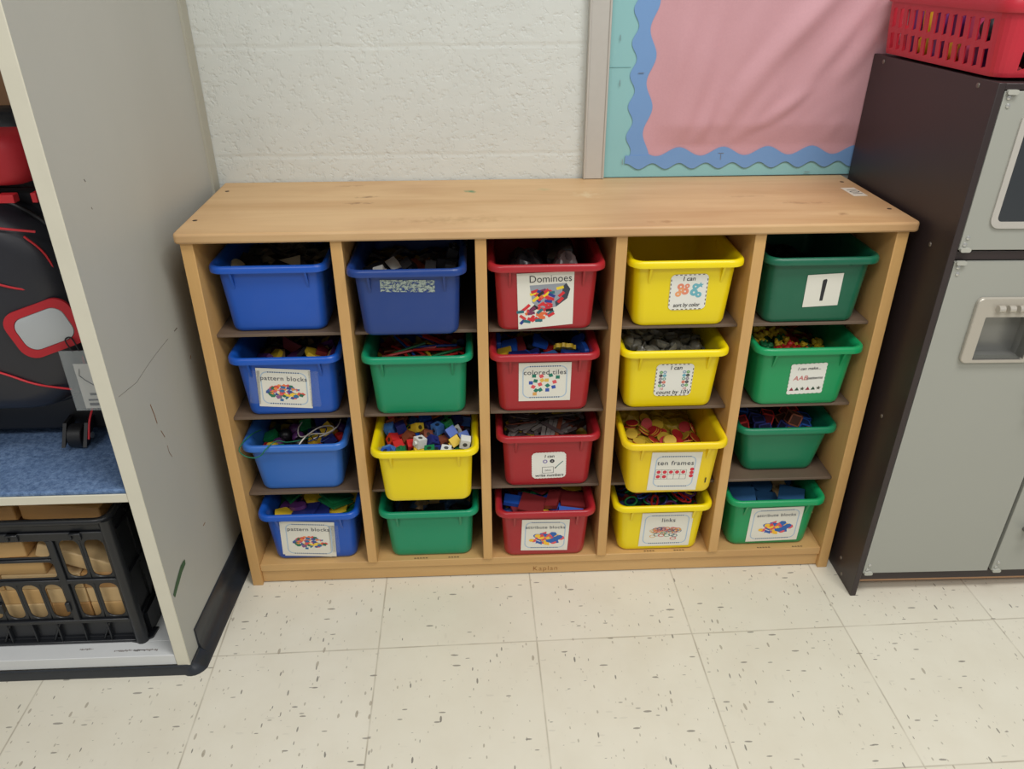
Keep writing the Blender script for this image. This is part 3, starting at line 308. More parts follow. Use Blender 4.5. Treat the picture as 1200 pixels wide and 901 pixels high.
'43':[('counter','yellow',(-.0545,.0305,.0819),(.028,.634,.756,-.163)),('counter','yellow',(.0299,.0854,.0687),(.68,.176,.017,.711)),('counter','yellow',(.0711,.0646,.0569),(.168,-.027,.082,-.982)),('counter','yellow',(-.01,.1088,.0755),(.769,-.212,-.256,.546)),('counter','yellow',(.0011,.1095,.0716),(.911,.071,-.167,.371)),('counter','yellow',(.0709,.1198,.0532),(.192,-.551,-.811,-.033)),('counter','yellow',(-.0491,.0169,.08),(.177,-.094,-.103,-.974)),('counter','yellow',(.0268,.0606,.0626),(.034,-.21,.046,-.976)),('counter','yellow',(.0689,.0377,.0507),(.987,.09,-.131,.024)),('counter','yellow',(-.0021,.1341,.0786),(.208,-.941,-.267,.008)),('counter','yellow',(.0299,.0574,.0688),(.96,.036,.079,.267)),('counter','yellow',(.0272,.0881,.0658),(.151,-.117,-.977,-.092)),('counter','yellow',(-.07,.0506,.0856),(.255,.161,-.953,-.03)),('counter','yellow',(.0133,.0122,.0671),(.958,.076,-.061,-.269)),('counter','yellow',(.0769,.0138,.0551),(.502,.18,.837,.119)),('counter','yellow',(-.067,.0809,.0909),(.187,-.889,-.411,-.077)),('counter','yellow',(.0029,.0941,.0717),(.141,-.781,-.573,-.203)),('counter','yellow',(.0711,.1123,.0553),(.536,.192,-.037,.822)),('counter','yellow',(-.0381,.1001,.0831),(.301,.117,-.944,.063)),('counter','yellow',(-.0156,.0117,.0732),(.472,.16,.059,.865)),('counter','yellow',(.0697,.0389,.0554),(.05,.58,.799,.15)),('counter','yellow',(-.0573,.0955,.0857),(.025,.843,.529,-.096)),('counter','yellow',(.0047,.0809,.0699),(.084,.079,.246,-.962)),('counter','yellow',(.0633,.0876,.0544),(.845,-.056,.028,-.532)),('counter','yellow',(-.0497,.0376,.0842),(.128,.505,-.853,.043)),('counter','yellow',(.0503,.0554,.0535),(.1,-.938,-.33,.041)),('counter','yellow',(.0683,.0467,.0607),(.104,-.982,.099,-.119)),('counter','yellow',(-.0195,.0861,.072),(.911,-.13,.24,-.31)),('counter','yellow',(.059,.1416,.0657),(.398,.091,-.341,.847)),('counter','yellow',(.0551,.1183,.0586),(.123,.918,.065,.37)),('counter','yellow',(.0435,.0501,.06),(.105,-.941,-.293,.135)),('counter','yellow',(.0612,.0683,.0634),(.18,.382,.907,-.005)),('counter','yellow',(-.0581,.1247,.09),(.561,-.056,.022,.826)),('counter','yellow',(.0109,.0778,.0736),(.258,-.94,.225,.003)),('counter','yellow',(.0755,.1358,.0661),(.533,.416,.245,.695)),('counter','yellow',(.0019,.0565,.0681),(.987,-.145,.055,-.034)),('counter','yellow',(.0491,.0753,.0624),(.972,-.049,-.173,-.148)),('counter','yellow',(.0647,.015,.0577),(.461,.368,.773,.231)),('counter','yellow',(-.0268,.1289,.0839),(.826,.511,-.002,.239)),('counter','yellow',(.0121,.0744,.0765),(.235,-.952,-.168,-.101)),('counter','yellow',(.0726,.1057,.0621),(.928,.118,.29,.2)),('counter','yellow',(-.0245,.0427,.0809),(.888,.033,.152,-.433)),('counter','yellow',(.055,.0527,.0674),(.029,-.802,-.574,-.159)),('counter','yellow',(.0729,.0132,.0559),(.222,-.781,.352,-.466)),('counter','yellow',(-.0647,.1142,.0863),(.902,-.184,-.045,-.388)),('counter','yellow',(-.0147,.1115,.0766),(.473,-.3,-.146,.816)),('counter','yellow',(.0382,.1286,.0605),(.214,-.364,-.905,-.057)),('counter','yellow',(-.0559,.0581,.0868),(.082,-.086,-.992,.047)),('counter','yellow',(.0086,.0198,.0713),(.836,.09,-.036,-.539)),('counter','yellow',(.0718,.0389,.0643),(.053,.566,.809,.149)),('counter','yellow',(-.0277,.1429,.0876),(.302,-.484,-.817,-.091)),('counter','yellow',(.0056,.0116,.0751),(.26,-.021,-.062,.963)),('counter','yellow',(.0524,.0953,.0607),(.932,-.289,-.109,-.191)),('counter','yellow',(-.0088,.0629,.0742),(.212,.415,-.881,.082)),('counter','yellow',(.0572,.0287,.0585),(.772,.322,-.458,-.302)),('counter','yellow',(.069,.0134,.0573),(.501,-.222,.827,-.123)),('counter','yellow',(-.0355,.1093,.0841),(.01,-.89,-.337,.307)),('counter','yellow',(.0376,.0329,.0644),(.172,-.29,-.941,.003)),('counter','yellow',(.0382,.1196,.0623),(.098,.189,-.114,.97)),('counter','yellow',(-.0189,.1106,.0784),(.901,-.121,-.31,.278)),('counter','yellow',(.054,.0267,.0602),(.085,-.527,-.188,.824))],
'44':[('ringlink','navy',(-.0314,.065,.1016),(.626,.073,.061,.774)),('link','red',(-.0143,.0344,.0983),(.028,-.608,-.793,.043)),('ringlink','green',(.0568,.076,.0986),(.014,.13,.105,-.986)),('link','red',(-.0365,.1221,.1057),(.962,.133,.147,.186)),('ringlink','purple',(.0109,.0852,.1053),(.075,.982,.144,-.093)),('ringlink','navy',(.0344,.1051,.098),(.094,-.41,.904,.068)),('link','red',(-.0288,.0707,.1054),(.09,.337,-.937,-.03)),('ringlink','green',(-.0175,.0357,.1027),(.998,-.02,.049,-.027)),('link','blue',(.0645,.0684,.1039),(.955,.162,.008,-.248)),('link','green',(-.017,.095,.1071),(.757,.06,.074,.647)),('ringlink','navy',(.0066,.1075,.1054),(.016,-.303,-.94,.156)),('link','blue',(.0309,.0891,.0986),(.116,-.817,.565,.009)),('ringlink','purple',(-.0114,.032,.1065),(.935,-.035,.04,-.351)),('link','blue',(-.0052,.066,.1053),(.163,.684,.625,.339)),('link','blue',(.0561,.0555,.0991),(.317,-.076,-.094,.941)),('ringlink','navy',(-.0277,.1065,.1044),(.985,.093,.146,.018)),('ringlink','green',(.0083,.1148,.1074),(.045,.641,.751,-.151)),('link','red',(.0521,.0981,.1037),(.013,.376,-.926,.036)),('link','blue',(-.0265,.0513,.1067),(.027,.349,-.935,.058)),('ringlink','purple',(.0723,.0567,.1094),(.15,-.844,.513,.054)),('link','yellow',(.0668,.0637,.1069),(.252,.009,-.162,.954)),('ringlink','green',(-.0394,.097,.1104),(.613,.126,.064,-.777)),('ringlink','navy',(-.0114,.1355,.11),(.167,.02,-.218,.961)),('link','green',(.0229,.1051,.11),(.257,-.769,-.551,.198)),('link','green',(-.0477,.0714,.1077),(.901,-.353,-.106,.23)),('link','blue',(.0394,.0716,.1096),(.733,.015,-.046,-.679)),('link','green',(.0328,.0515,.1015),(.093,-.628,-.753,.174)),('ringlink','green',(-.0518,.0882,.1113),(.048,-.898,-.35,-.262)),('ringlink','navy',(-.0314,.1391,.1141),(.088,.923,.332,.171)),('link','yellow',(.0462,.1162,.1057),(.429,-.051,.047,.901)),('link','red',(-.0099,.0251,.1108),(.806,.015,.051,.59)),('ringlink','purple',(.0234,.02,.1016),(.863,.072,-.017,-.5)),('link','red',(.0552,.0453,.1017),(.064,.434,.893,.104)),('ringlink','green',(-.0691,.1108,.1072),(.229,-.542,.808,-.022)),('ringlink','navy',(-.0125,.1147,.1127),(.812,-.099,-.027,.575)),('ringlink','navy',(.0734,.0917,.1044),(.156,-.738,-.627,.195)),('ringlink','navy',(-.07,.0872,.1066),(.303,.28,.028,-.911)),('ringlink','navy',(.0071,.0344,.1041),(.257,-.523,.801,-.134)),('link','red',(.0467,.046,.105),(.524,-.024,-.063,.849)),('link','blue',(-.085,.1113,.1074),(.568,-.429,.535,-.456)),('link','red',(.0281,.0908,.1081),(.709,.278,.172,.625)),('link','green',(.0148,.1511,.1144),(.034,.096,-.143,.984)),('ringlink','green',(-.0586,.0308,.1072),(.722,-.078,-.141,.673))],
'51':[('block','black',(-.0585,.0467,.0928),(.39,-.574,.534,-.482)),('block','black',(.0708,.0643,.0475),(.696,-.103,.201,-.681)),('block','black',(-.034,.0697,.0781),(.927,.019,.077,.366)),('block','black',(.0067,.0886,.0689),(.06,.228,-.088,.968)),('block','black',(-.0161,.0349,.0703),(.555,-.007,-.11,.825)),('block','black',(.0306,.0578,.0566),(.171,.769,-.601,-.134)),('block','smoke',(.0442,.0712,.0619),(.036,-.214,-.044,-.975)),('block','black',(.0782,.0309,.0578),(.584,-.409,-.551,.434)),('block','black',(.0549,.0361,.0587),(.549,.245,.125,.789))],
'52':[('bear','red',(-.0125,.0649,.0881),(.83,-.228,.215,-.461)),('bear','orange',(.0018,.0158,.0788),(.114,.471,-.475,.735)),('bear','yellow',(.076,.0096,.0666),(.587,-.719,-.237,-.287)),('bear','yellow',(-.0671,.0781,.0978),(.435,-.622,.291,-.583)),('bear','green',(-.0128,.1082,.0869),(.787,-.343,.512,-.037)),('bear','yellow',(.0661,.0992,.0711),(.635,-.32,.703,.004)),('bear','yellow',(-.0578,.0044,.1009),(.247,.66,.414,.576)),('bear','orange',(.0365,.0779,.0711),(.18,-.188,.787,-.559)),('bear','green',(.0735,.0669,.0682),(.002,.091,-.673,-.734)),('bear','yellow',(-.0559,.0967,.102),(.457,-.448,.291,-.711)),('bear','yellow',(-.0194,.0851,.0886),(.324,-.499,.561,-.575)),('bear','green',(.0478,.0957,.0676),(.278,.064,.712,-.641)),('bear','green',(-.0576,.0637,.0972),(.617,-.429,.606,-.26)),('bear','yellow',(-.0169,.0403,.0872),(.326,.505,-.56,.57)),('bear','yellow',(.0229,.0234,.079),(.762,-.336,.527,-.17)),('bear','green',(-.0797,.1039,.1065),(.645,.139,-.285,.696)),('bear','yellow',(-.0206,.1255,.0957),(.409,.032,-.721,.558)),('bear','yellow',(.0268,.0987,.0765),(.048,-.154,.403,-.901)),('bear','green',(-.0597,.0288,.0994),(.711,-.641,.166,.239)),('bear','yellow',(.0025,.0403,.0812),(.724,-.628,.103,.266)),('bear','yellow',(.0584,.0584,.0662),(.92,-.087,.189,-.333)),('bear','yellow',(-.0605,.1136,.1106),(.551,-.575,.396,-.458)),('bear','yellow',(.0361,.0576,.0774),(.537,-.402,.452,-.588)),('bear','yellow',(.076,.1168,.0763),(.32,.615,-.029,-.72)),('bear','red',(-.0333,.0416,.0952),(.665,-.72,.135,.145)),('bear','red',(.0098,.0678,.085),(.63,-.71,.295,-.111)),('bear','green',(.0525,.0313,.0708),(.463,-.547,.425,.553)),('bear','yellow',(.0037,.095,.0855),(.625,-.224,-.272,.696))],
'53':[('opencube','navy',(-.0232,.035,.0724),(.614,.764,-.19,.054)),('opencube','navy',(.0219,.0449,.0735),(.756,-.167,.082,-.628)),('opencube','blue',(.0556,.046,.0778),(.163,-.041,-.985,-.042)),('opencube','navy',(-.0344,.0943,.0742),(.114,-.012,-.989,.093)),('opencube','brown',(.0255,.0751,.0726),(.834,.05,.544,.075)),('opencube','red',(.048,.1061,.0805),(.059,-.206,.789,-.576)),('opencube','red',(-.0662,.0655,.0752),(.097,.097,.734,-.665)),('opencube','brown',(.0347,.0485,.0961),(.175,.68,-.709,-.063)),('opencube','brown',(.0663,.0167,.0745),(.045,.788,.048,.612)),('opencube','navy',(-.0294,.0643,.0752),(.716,-.689,-.031,-.113)),('opencube','red',(-.0055,.0891,.0756),(.646,.043,.756,-.095)),('opencube','blue',(.0658,.0735,.0764),(.408,-.56,.569,-.442)),('opencube','brown',(.0229,.0127,.0754),(.136,-.715,-.685,.034)),('opencube','blue',(-.0592,.1047,.0818),(.609,-.392,-.489,.486))],
'54':[('bigtriangle','dullblue',(-.0568,.0466,.0933),(.106,-.384,.915,.058)),('bigsquare','dullblue',(.0024,.0391,.0874),(.033,-.085,.036,-.995)),('rectblock','tan',(.0408,.0612,.083),(.681,.101,.048,.724)),('bigtriangle','dullblue',(-.0577,.0995,.0952),(.049,.315,-.933,-.166)),('bigdisc','dullblue',(-.0186,.0913,.0916),(.145,-.531,-.832,-.071)),('bigdisc','dullblue',(.0551,.1146,.0858),(.958,.273,-.08,-.035)),('bigdisc','dullblue',(-.0614,.0418,.0977),(.12,-.727,.676,.01)),('bigdisc','dullblue',(.0608,.0238,.0839),(.043,-.192,.952,.236)),('bigdisc','dullblue',(.062,.0655,.0853),(.182,-.556,-.806,.092)),('bigsquare','dullblue',(-.0483,.0885,.101),(.983,.139,.024,-.116)),('bigdisc','dullblue',(.0031,.0895,.0937),(.014,-.572,.805,.157)),('rectblock','tan',(.0438,.1136,.0922),(.106,-.62,-.731,-.264)),('bigsquare','dullblue',(-.0561,.0331,.1027),(.118,-.637,.761,.025)),('bigsquare','dullblue',(.0514,.0397,.1004),(.978,.006,-.007,-.207)),('rectblock','tan',(.0588,.0117,.0863),(.24,-.971,.001,.005))],
'24':[('block','black',(-.0321,.0474,.0637),(.659,-.141,.088,-.734)),('block','black',(-.0021,.0412,.0634),(.655,-.087,-.038,.75)),('block','black',(.0383,.0458,.0608),(.121,-.782,.611,-.024)),('block','black',(-.0609,.0735,.0726),(.504,-.379,.493,-.599)),('block','black',(.0098,.0736,.066),(.016,.065,.106,-.992)),('block','black',(.0627,.0717,.0657),(.187,.089,.154,.966)),('block','black',(-.0314,.045,.0761),(.985,-.022,.165,.041)),('block','black',(-.0004,.0445,.0755),(.734,.041,-.086,-.673))],
}
# ------------------------------------------------------------ camera
CAM = Vector((-.0429, -1.2628, 1.1608)); yaw, pitch, roll = -.0404, .5002, -.0042; FPX = 912.
cf = Vector((-math.sin(yaw)*math.cos(pitch), math.cos(yaw)*math.cos(pitch), -math.sin(pitch)))
cr = Vector((math.cos(yaw), math.sin(yaw), 0)); cu = cr.cross(cf)
r_, u_ = math.cos(roll)*cr+math.sin(roll)*cu, -math.sin(roll)*cr+math.cos(roll)*cu
cam = bpy.data.objects.new('camera', bpy.data.cameras.new('camera')); C.objects.link(cam)
cam.matrix_world = Matrix(((r_.x,u_.x,-cf.x,CAM.x),(r_.y,u_.y,-cf.y,CAM.y),(r_.z,u_.z,-cf.z,CAM.z),(0,0,0,1)))
cam.data.sensor_width = 36; cam.data.lens = FPX/1200*36; cam.data.clip_start = .02
bpy.context.scene.camera = cam

# ------------------------------------------------------------ light: two ceiling fittings and the pale room around
sc = bpy.context.scene
vs_ = sc.view_settings; vs_.view_transform = 'Standard'; vs_.look = 'None'; vs_.gamma = 1; vs_.use_curve_mapping = False; vs_.exposure = 0
w = bpy.data.worlds.new('room'); sc.world = w; w.use_nodes = True
w.node_tree.nodes['Background'].inputs[0].default_value = (.97, .985, 1.0, 1); w.node_tree.nodes['Background'].inputs[1].default_value = .34
def area(x, y, z, sx, sy, power, col=(1, .985, .955), rot=(0,0,0)):
    l = bpy.data.lights.new('ceiling_lamp', 'AREA'); l.shape = 'RECTANGLE'; l.size = sx; l.size_y = sy; l.energy = power; l.color = col
    o = bpy.data.objects.new('ceiling_lamp', l); C.objects.link(o); o.location = (x, y, z); o.rotation_euler = rot
area(.7, -1.0, 2.7, 1.2, .6, 38); area(-1.1, -2.2, 2.7, 1.2, .6, 28); area(1.6, -2.6, 2.7, 1.2, .6, 29)

# ------------------------------------------------------------ the room
t = NT('vinyl floor tile'); TS = .3048
vec = t.mapping((1/TS,)*3, (0,0,-.0155), (0,0,0))
sp = t.n('ShaderNodeSeparateXYZ')
mp = t.n('ShaderNodeMapping'); mp.vector_type = 'TEXTURE'
mp.inputs['Location'].default_value = (.0469, -.1795, 0); mp.inputs['Rotation'].default_value = (0,0,.0155); mp.inputs['Scale'].default_value = (TS,)*3
t.l(t.tc.outputs['Object'], mp.inputs[0]); vec = mp.outputs[0]; t.l(vec, sp.inputs[0])
def seam(o):
    f = t.math('FRACT', t.math('ADD', o, 100.5)); return t.math('ABSOLUTE', t.math('SUBTRACT', f, .5))
sd = t.math('MINIMUM', seam(sp.outputs[0]), seam(sp.outputs[1]))
sf = t.ramp(sd, [(0, (1,1,1)), (.0028, (.8,.8,.8)), (.0048, (0,0,0))])
sn = t.noise(vec, 3, 3); sf = t.math('MULTIPLY', sf, t.ramp(sn.outputs[0], [(.35, (.25,)*3), (.6, (.95,)*3)]))
cell = t.n('ShaderNodeTexWhiteNoise'); fl = t.n('ShaderNodeVectorMath', operation='FLOOR')
ad = t.n('ShaderNodeVectorMath', operation='ADD'); ad.inputs[1].default_value = (100, 100, .5); t.l(vec, ad.inputs[0]); t.l(ad.outputs[0], fl.inputs[0]); t.l(fl.outputs[0], cell.inputs[0])
col = t.mix(cell.outputs[0], lin((219,214,197)), lin((223,218,202)))
big = t.noise(vec, 2.2, 4, .6); col = t.mix(t.ramp(big.outputs[0], [(.4, (0,)*3), (.7, (.5,)*3)]), col, lin((210,203,184)))
warp = t.noise(t.mapping((25,)*3), 1, 3)
def chips(scale, rot, thr, keep, colr, st, seed):
    global col
    m1 = t.mapping(scale, (0,0,rot), (seed, seed*1.7, 0))
    wv = t.n('ShaderNodeVectorMath', operation='MULTIPLY_ADD'); wv.inputs[1].default_value = (.5,.5,0); t.l(warp.outputs[1], wv.inputs[0]); t.l(m1, wv.inputs[2])
    v = t.n('ShaderNodeTexVoronoi'); v.inputs['Scale'].default_value = 1; v.inputs['Randomness'].default_value = 1; t.l(wv.outputs[0], v.inputs['Vector'])
    s3 = t.n('ShaderNodeSeparateColor'); t.l(v.outputs['Color'], s3.inputs[0])
    size = t.math('MULTIPLY', t.math('POWER', s3.outputs[1], 2.5), thr)
    f = t.math('MULTIPLY', t.math('LESS_THAN', v.outputs['Distance'], size), t.math('GREATER_THAN', s3.outputs[0], keep))
    f = t.math('MULTIPLY', f, t.math('MULTIPLY', s3.outputs[2], st))
    col = t.mix(f, col, lin(colr))
chips((40,150,40), .15, .30, .45, (116,112,104), .8, 3)
chips((160,44,40), .25, .30, .5, (110,106,100), .85, 7)
chips((34,120,40), 1.0, .30, .65, (124,120,112), .8, 11)
chips((100,38,40), -.35, .28, .55, (150,140,122), .7, 17)
chips((190,90,40), .5, .34, .5, (158,150,134), .7, 23)
col = t.mix(sf, col, lin((158,148,130)))
t.base(col); t.rough(t.ramp(big.outputs[0], [(.3, (.34,)*3), (.7, (.48,)*3)])); t.b.inputs['Specular IOR Level'].default_value = .35
t.bump(t.math('MULTIPLY', sf, -1), .0006, .5); floor_m = t.m
tag(MB().box(-2.6, 2.6, -3.4, .36, -.05, 0).build('floor', floor_m), kind='structure')

t = NT('painted block wall')
sp = t.n('ShaderNodeSeparateXYZ'); t.l(t.tc.outputs['Object'], sp.inputs[0])
wn = t.noise(t.mapping((14,14,14)), 1, 4); pits = t.noise(t.mapping((95,95,95)), 1, 4, .62)
pit2 = t.noise(t.mapping((38,38,38)), 1, 5, .6); brush = t.noise(t.mapping((9,9,22)), 1, 3)
zz = t.math('ADD', sp.outputs[2], t.math('MULTIPLY', wn.outputs[0], .008))
fr = t.math('ABSOLUTE', t.math('SUBTRACT', t.math('FRACT', t.math('ADD', t.math('DIVIDE', t.math('SUBTRACT', zz, .822), .2), 10.5)), .5))
joint = t.ramp(fr, [(0, (0,)*3), (.014, (.35,)*3), (.03, (1,)*3)])
pp = t.ramp(pits.outputs[0], [(.28, (0,)*3), (.46, (1,)*3)]); pq = t.ramp(pit2.outputs[0], [(.28, (0,)*3), (.42, (1,)*3)])
h = t.math('ADD', t.math('MULTIPLY', joint, .35), t.math('ADD', t.math('MULTIPLY', pp, .5), t.math('ADD', t.math('MULTIPLY', pq, .35), t.math('MULTIPLY', brush.outputs[0], .8))))
t.bump(h, .0022, .75)
c = t.mix(wn.outputs[0], lin((206,210,205)), lin((214,218,213)))
t.base(c); t.rough(.42); wall_m = t.m
tag(MB().box(-2.6, 2.6, .333, .43, -.05, 2.75).build('wall_back', wall_m), kind='structure')

# ------------------------------------------------------------ notice board behind the unit
alu = M('brushed aluminium', (194,191,184), .42, .2, scale=60, var=.04)
teal = M('teal bulletin paper', (140,190,192), .75, var=.04, scale=12)
blue_b = M('blue border card', (114,154,204), .6, var=.03, scale=12)
nb = thing('notice_board', 'aluminium framed notice board covered in pink paper with a scalloped blue border', 'notice board', (.167,.333,.70))
def L(x, z): return (x-.167, z-.70)
b = MB(); b.box(0, .0415, -.018, 0, .0688, 1.1); b.box(0, .004, -.0205, -.018, .0688, 1.1); b.box(.0375, .0415, -.0205, -.018, .0688, 1.1); b.build('frame', alu, nb, bevel=.001)
MB().box(1.75, 1.79, -.018, 0, .0688, 1.1).build('frame', alu, nb, bevel=.001)
MB().box(.0415, 1.75, -.006, 0, .0688, 1.1).build('backing_paper', teal, nb)
# wavy border card: a strip up the left side and a strip along the bottom
def edge(a0, per, lo, hi, s0, s1, n=14, sharp=0):
    k = int((s1-s0)/per*n); out = []
    for i in range(k+1):
        s = s0+(s1-s0)*i/k; out.append((s, (lo+hi)/2+(hi-lo)/2*math.cos(2*PI*(s-a0)/per)))
    return out
bl = edge(.820, .0575, .2510, .2625, .799, 1.8); br = edge(.809, .0945, .2840, .2995, .8, 1.8)
b = MB(); n = 90
def interp(e, s):
    for (a, v), (c2, v2) in zip(e, e[1:]):
        if a <= s <= c2: return v+(v2-v)*(s-a)/(c2-a)
    return e[-1][1] if s > e[-1][0] else e[0][1]
rowsL = [.799+(1.8-.799)*i/220 for i in range(221)]
b.rings([[(interp(bl, s)-.167, -.0075, s-.70), (interp(br, s)-.167, -.0075, s-.70)] for s in rowsL], False, False, closed=False)
b.build('border_strip', blue_b, nb, solid=.0008)
tb = edge(.3627, .0547, .7845, .7965, .2505, 1.9); tp = edge(.3597, .0905, .8100, .8275, .2505, 1.9)
b = MB(); xs = [.2515+(1.9-.2515)*i/420 for i in range(421)]
b.rings([[(x-.167, -.0085, interp(tb, x)-.70), (x-.167, -.0085, (interp(tp, x) if x > .296 else .812)-.70)] for x in xs], False, False, closed=False)
b.build('border_strip', blue_b, nb, solid=.0008)
t = NT('pink bulletin paper'); n1 = t.noise(t.mapping((40,40,40)), 1, 3); n2 = t.noise(t.mapping((300,300,300)), 1, 2)
t.base(t.mix(n2.outputs[0], lin((198,150,158)), lin((206,158,166)))); t.rough(.7)
t.bump(n1.outputs[0], .0008, .5); pink_m = t.m
def fold(x, z):
    # long soft creases leaning to the right, shallow dents between
    s = 0
    for (cx, cz, ang, wd, ln, am) in ((.40,.86,1.25,.010,.13,.0035),(.425,.855,1.3,.008,.10,-.0035),(.38,.93,1.35,.016,.2,.003),(.52,.98,.9,.022,.22,.004),(.60,.92,.95,.02,.2,-.004),
            (.64,1.0,1.0,.018,.16,.005),(.56,.90,.6,.012,.10,.003),(.68,.88,1.15,.012,.12,.006),(.70,.93,1.2,.012,.14,-.006),(.47,1.03,1.2,.02,.15,-.003),(.72,1.05,1.0,.02,.12,.005),
            (.50,.885,1.0,.014,.09,.0028),(.345,.99,1.3,.02,.2,.002),(.58,1.06,.8,.02,.15,.004)):
        dx, dz = x-cx, z-cz; a = dx*math.cos(ang)+dz*math.sin(ang); p = -dx*math.sin(ang)+dz*math.cos(ang)
        s += am*math.exp(-(p/wd)**2-(a/ln)**2)
    return s + .0008*math.sin(31*x+17*z)*math.sin(23*z-11*x)
b = MB(); rs = []
nx_, nz_ = 150, 110
for j in range(nz_+1):
    z = .805+.85*(j/nz_)**1.15; row = []
    for i in range(nx_+1):
        x = .276+1.6*(i/nx_)**1.25; fade = min(1, max(0, (x-.301)/.04))*min(1, max(0, (z-.830)/.04))
        row.append((x-.167, -.0068-.006*fade-fade*abs(fold(x, z))*1.2-fade*fold(x, z)*.5, z-.70))
    rs.append(row)
b.rings(rs, False, False, closed=False); b.build('pink_paper', pink_m, nb, smooth=180)
st = M('steel staple', (150,155,160), .35, .8)
for (x, z, a) in ((.272,.968,0),(.4465,.815,0),(.4465,.8075,1.57),(.228,1.03,1.5),(.232,.95,1.55),(.2465,.8,1.5),(.63,.775,0)):
    b = MB(); b.x = Matrix.Translation((x-.167, -.0098, z-.70)) @ Matrix.Rotation(a, 4, 'Y'); b.box(-.0055,.0055,0,.0008,-.0004,.0004); b.build('staple', st, nb)
MB().box(.0415,.085,-.0066,-.006,.2775,.2783).build('paper_seam', M('paper seam', (96,140,140), .8), nb)

# ------------------------------------------------------------ the wooden tray unit
top_spots = [(-.255,.205,.020,.009,(120,78,40),.75),(-.268,.165,.024,.008,(120,78,40),.7),(-.06,.235,.012,.010,(60,130,90),.9),(-.09,.05,.10,.02,(150,110,60),.35),
   (.55,.12,.05,.008,(140,95,55),.4),(.27,.02,.03,.008,(150,105,60),.5),(.08,.24,.02,.012,(120,160,110),.3),(.45,.17,.05,.006,(130,90,55),.3),(.16,.2,.03,.02,(225,210,170),.4),(-.3,.29,.03,.01,(150,100,60),.4),(.59,.05,.012,.01,(130,85,50),.5)]
w_top = wood('birch plywood top', (216,181,134), (192,150,102), 'X', (182,138,98), .5, top_spots)
w_edge = wood('maple edge', (218,176,112), (206,160,96), 'X', (196,150,90), .45)
w_post = wood('maple upright', (214,172,110), (200,154,94), 'Z', (190,146,90), .45)
w_base = wood('maple base rail', (210,170,112), (196,154,98), 'X', (184,142,92), .45)
hard = wood('brown hardboard shelf', (112,94,78), (96,80,66), 'X', (84,70,58), .5)
back_m = wood('dark hardboard back', (70,54,42), (58,46,36), 'X', (50,40,32), .7)
unit = thing('tray_shelf_unit', 'low wooden storage unit with twenty tray bays in five columns against the block wall', 'storage unit', (0,0,0))
b = MB(); b.prism([(-.5495,.014),(-.547,.0065),(-.540,.004),(.694,.004),(.701,.0065),(.7035,.014),(.704,.325),(-.556,.331)], .7505, .768)
b.v = [(x, y-.012 if y < .1 else y, z) for x, y, z in b.v]; b.build('top', w_top, unit, bevel=.004, seg=3)
lx = [-.5415,-.295,-.0535,.186,.424,.669]
for i, x in enumerate(lx):
    wd = .021 if i in (0, 5) else .0195
    b = MB(); b.box(x, x+wd, 0, .322, 0 if i in (0, 5) else .052, .7505); b.build('upright', w_post, unit, bevel=.0012)
zs = {1: .572, 2: .399, 3: .222, 4: .052}
for i in range(5):
    for k in (1, 2, 3):
        MB().box(lx[i]+.0205, lx[i+1]-.0005, .025, .318, zs[k]-.006, zs[k]).build('shelf', hard, unit, bevel=.0008)
MB().box(-.5205, .669, .004, .318, .034, .052).build('bottom_board', w_base, unit, bevel=.0012)
MB().box(-.5205, .669, .008, .028, .003, .034).build('kick_rail', w_base, unit, bevel=.001)
MB().box(-.5205, .669, .318, .322, .034, .7505).build('back_panel', back_m, unit)

# ------------------------------------------------------------ lettering
def text_mesh(txt, size, m, parent, name='lettering', loc=(0,0,0), rot=0, sx=1, thin=0, shear=0, spacing=1, plane='XZ', base=None):
    cu_ = bpy.data.curves.new('t', 'FONT'); cu_.body = txt; cu_.size = size; cu_.align_x = 'CENTER'; cu_.align_y = 'CENTER'
    cu_.offset = -thin*size; cu_.shear = shear; cu_.space_character = spacing; cu_.resolution_u = 3
    o = bpy.data.objects.new('t', cu_); C.objects.link(o); bpy.context.view_layer.update()
    me = bpy.data.meshes.new_from_object(o.evaluated_get(bpy.context.evaluated_depsgraph_get()))
    bpy.data.objects.remove(o); bpy.data.curves.remove(cu_)
    mt = Matrix.Translation(loc) @ Matrix.Rotation(rot, 4, 'Y' if plane == 'XZ' else 'Z')
    if plane == 'XZ': mt = mt @ Matrix.Rotation(PI/2, 4, 'X')
    me.transform(mt @ Matrix.Diagonal((sx, 1, 1, 1)))
    me.materials.clear(); me.materials.append(m); me.polygons.foreach_set('material_index', [0]*len(me.polygons))
    q = bpy.data.objects.new(name, me); C.objects.link(q); q.parent = parent; return q
ink = M('black ink', (34,34,40), .7); grey_ink = M('grey ink', (84,86,92), .7); red_ink = M('red ink', (196,40,50), .7)
text_mesh('Kaplan', .0175, M('burnt brown lettering', (140,88,34), .6), unit, 'lettering', (.078,.0076,.0150), thin=.012, spacing=1.15)
hole_m = M('screw hole', (50,32,20), .8)
for x, y in ((-.532,.262),(-.534,.070),(.680,.266),(.6855,.0744)): MB().cyl((x,y,.7676), .0042, .0006, n=14).build('screw_hole', hole_m, unit)

smu = M('dark smudge', (104,80,54), .8)
for x, n in ((-.200,5),(-.128,4),(.288,4),(.352,4),(.532,5),(.608,4)):
    b = MB()
    for q in range(n): a = x+q*.006; b.rings([[(a,.009,.0521),(a+.005,.0085,.0521),(a+.0045,.0115,.0521),(a+.001,.012,.0521)],[(a,.009,.0522),(a+.005,.0085,.0522),(a+.0045,.0115,.0522),(a+.001,.012,.0522)]])
    b.build('smudge', smu, unit)
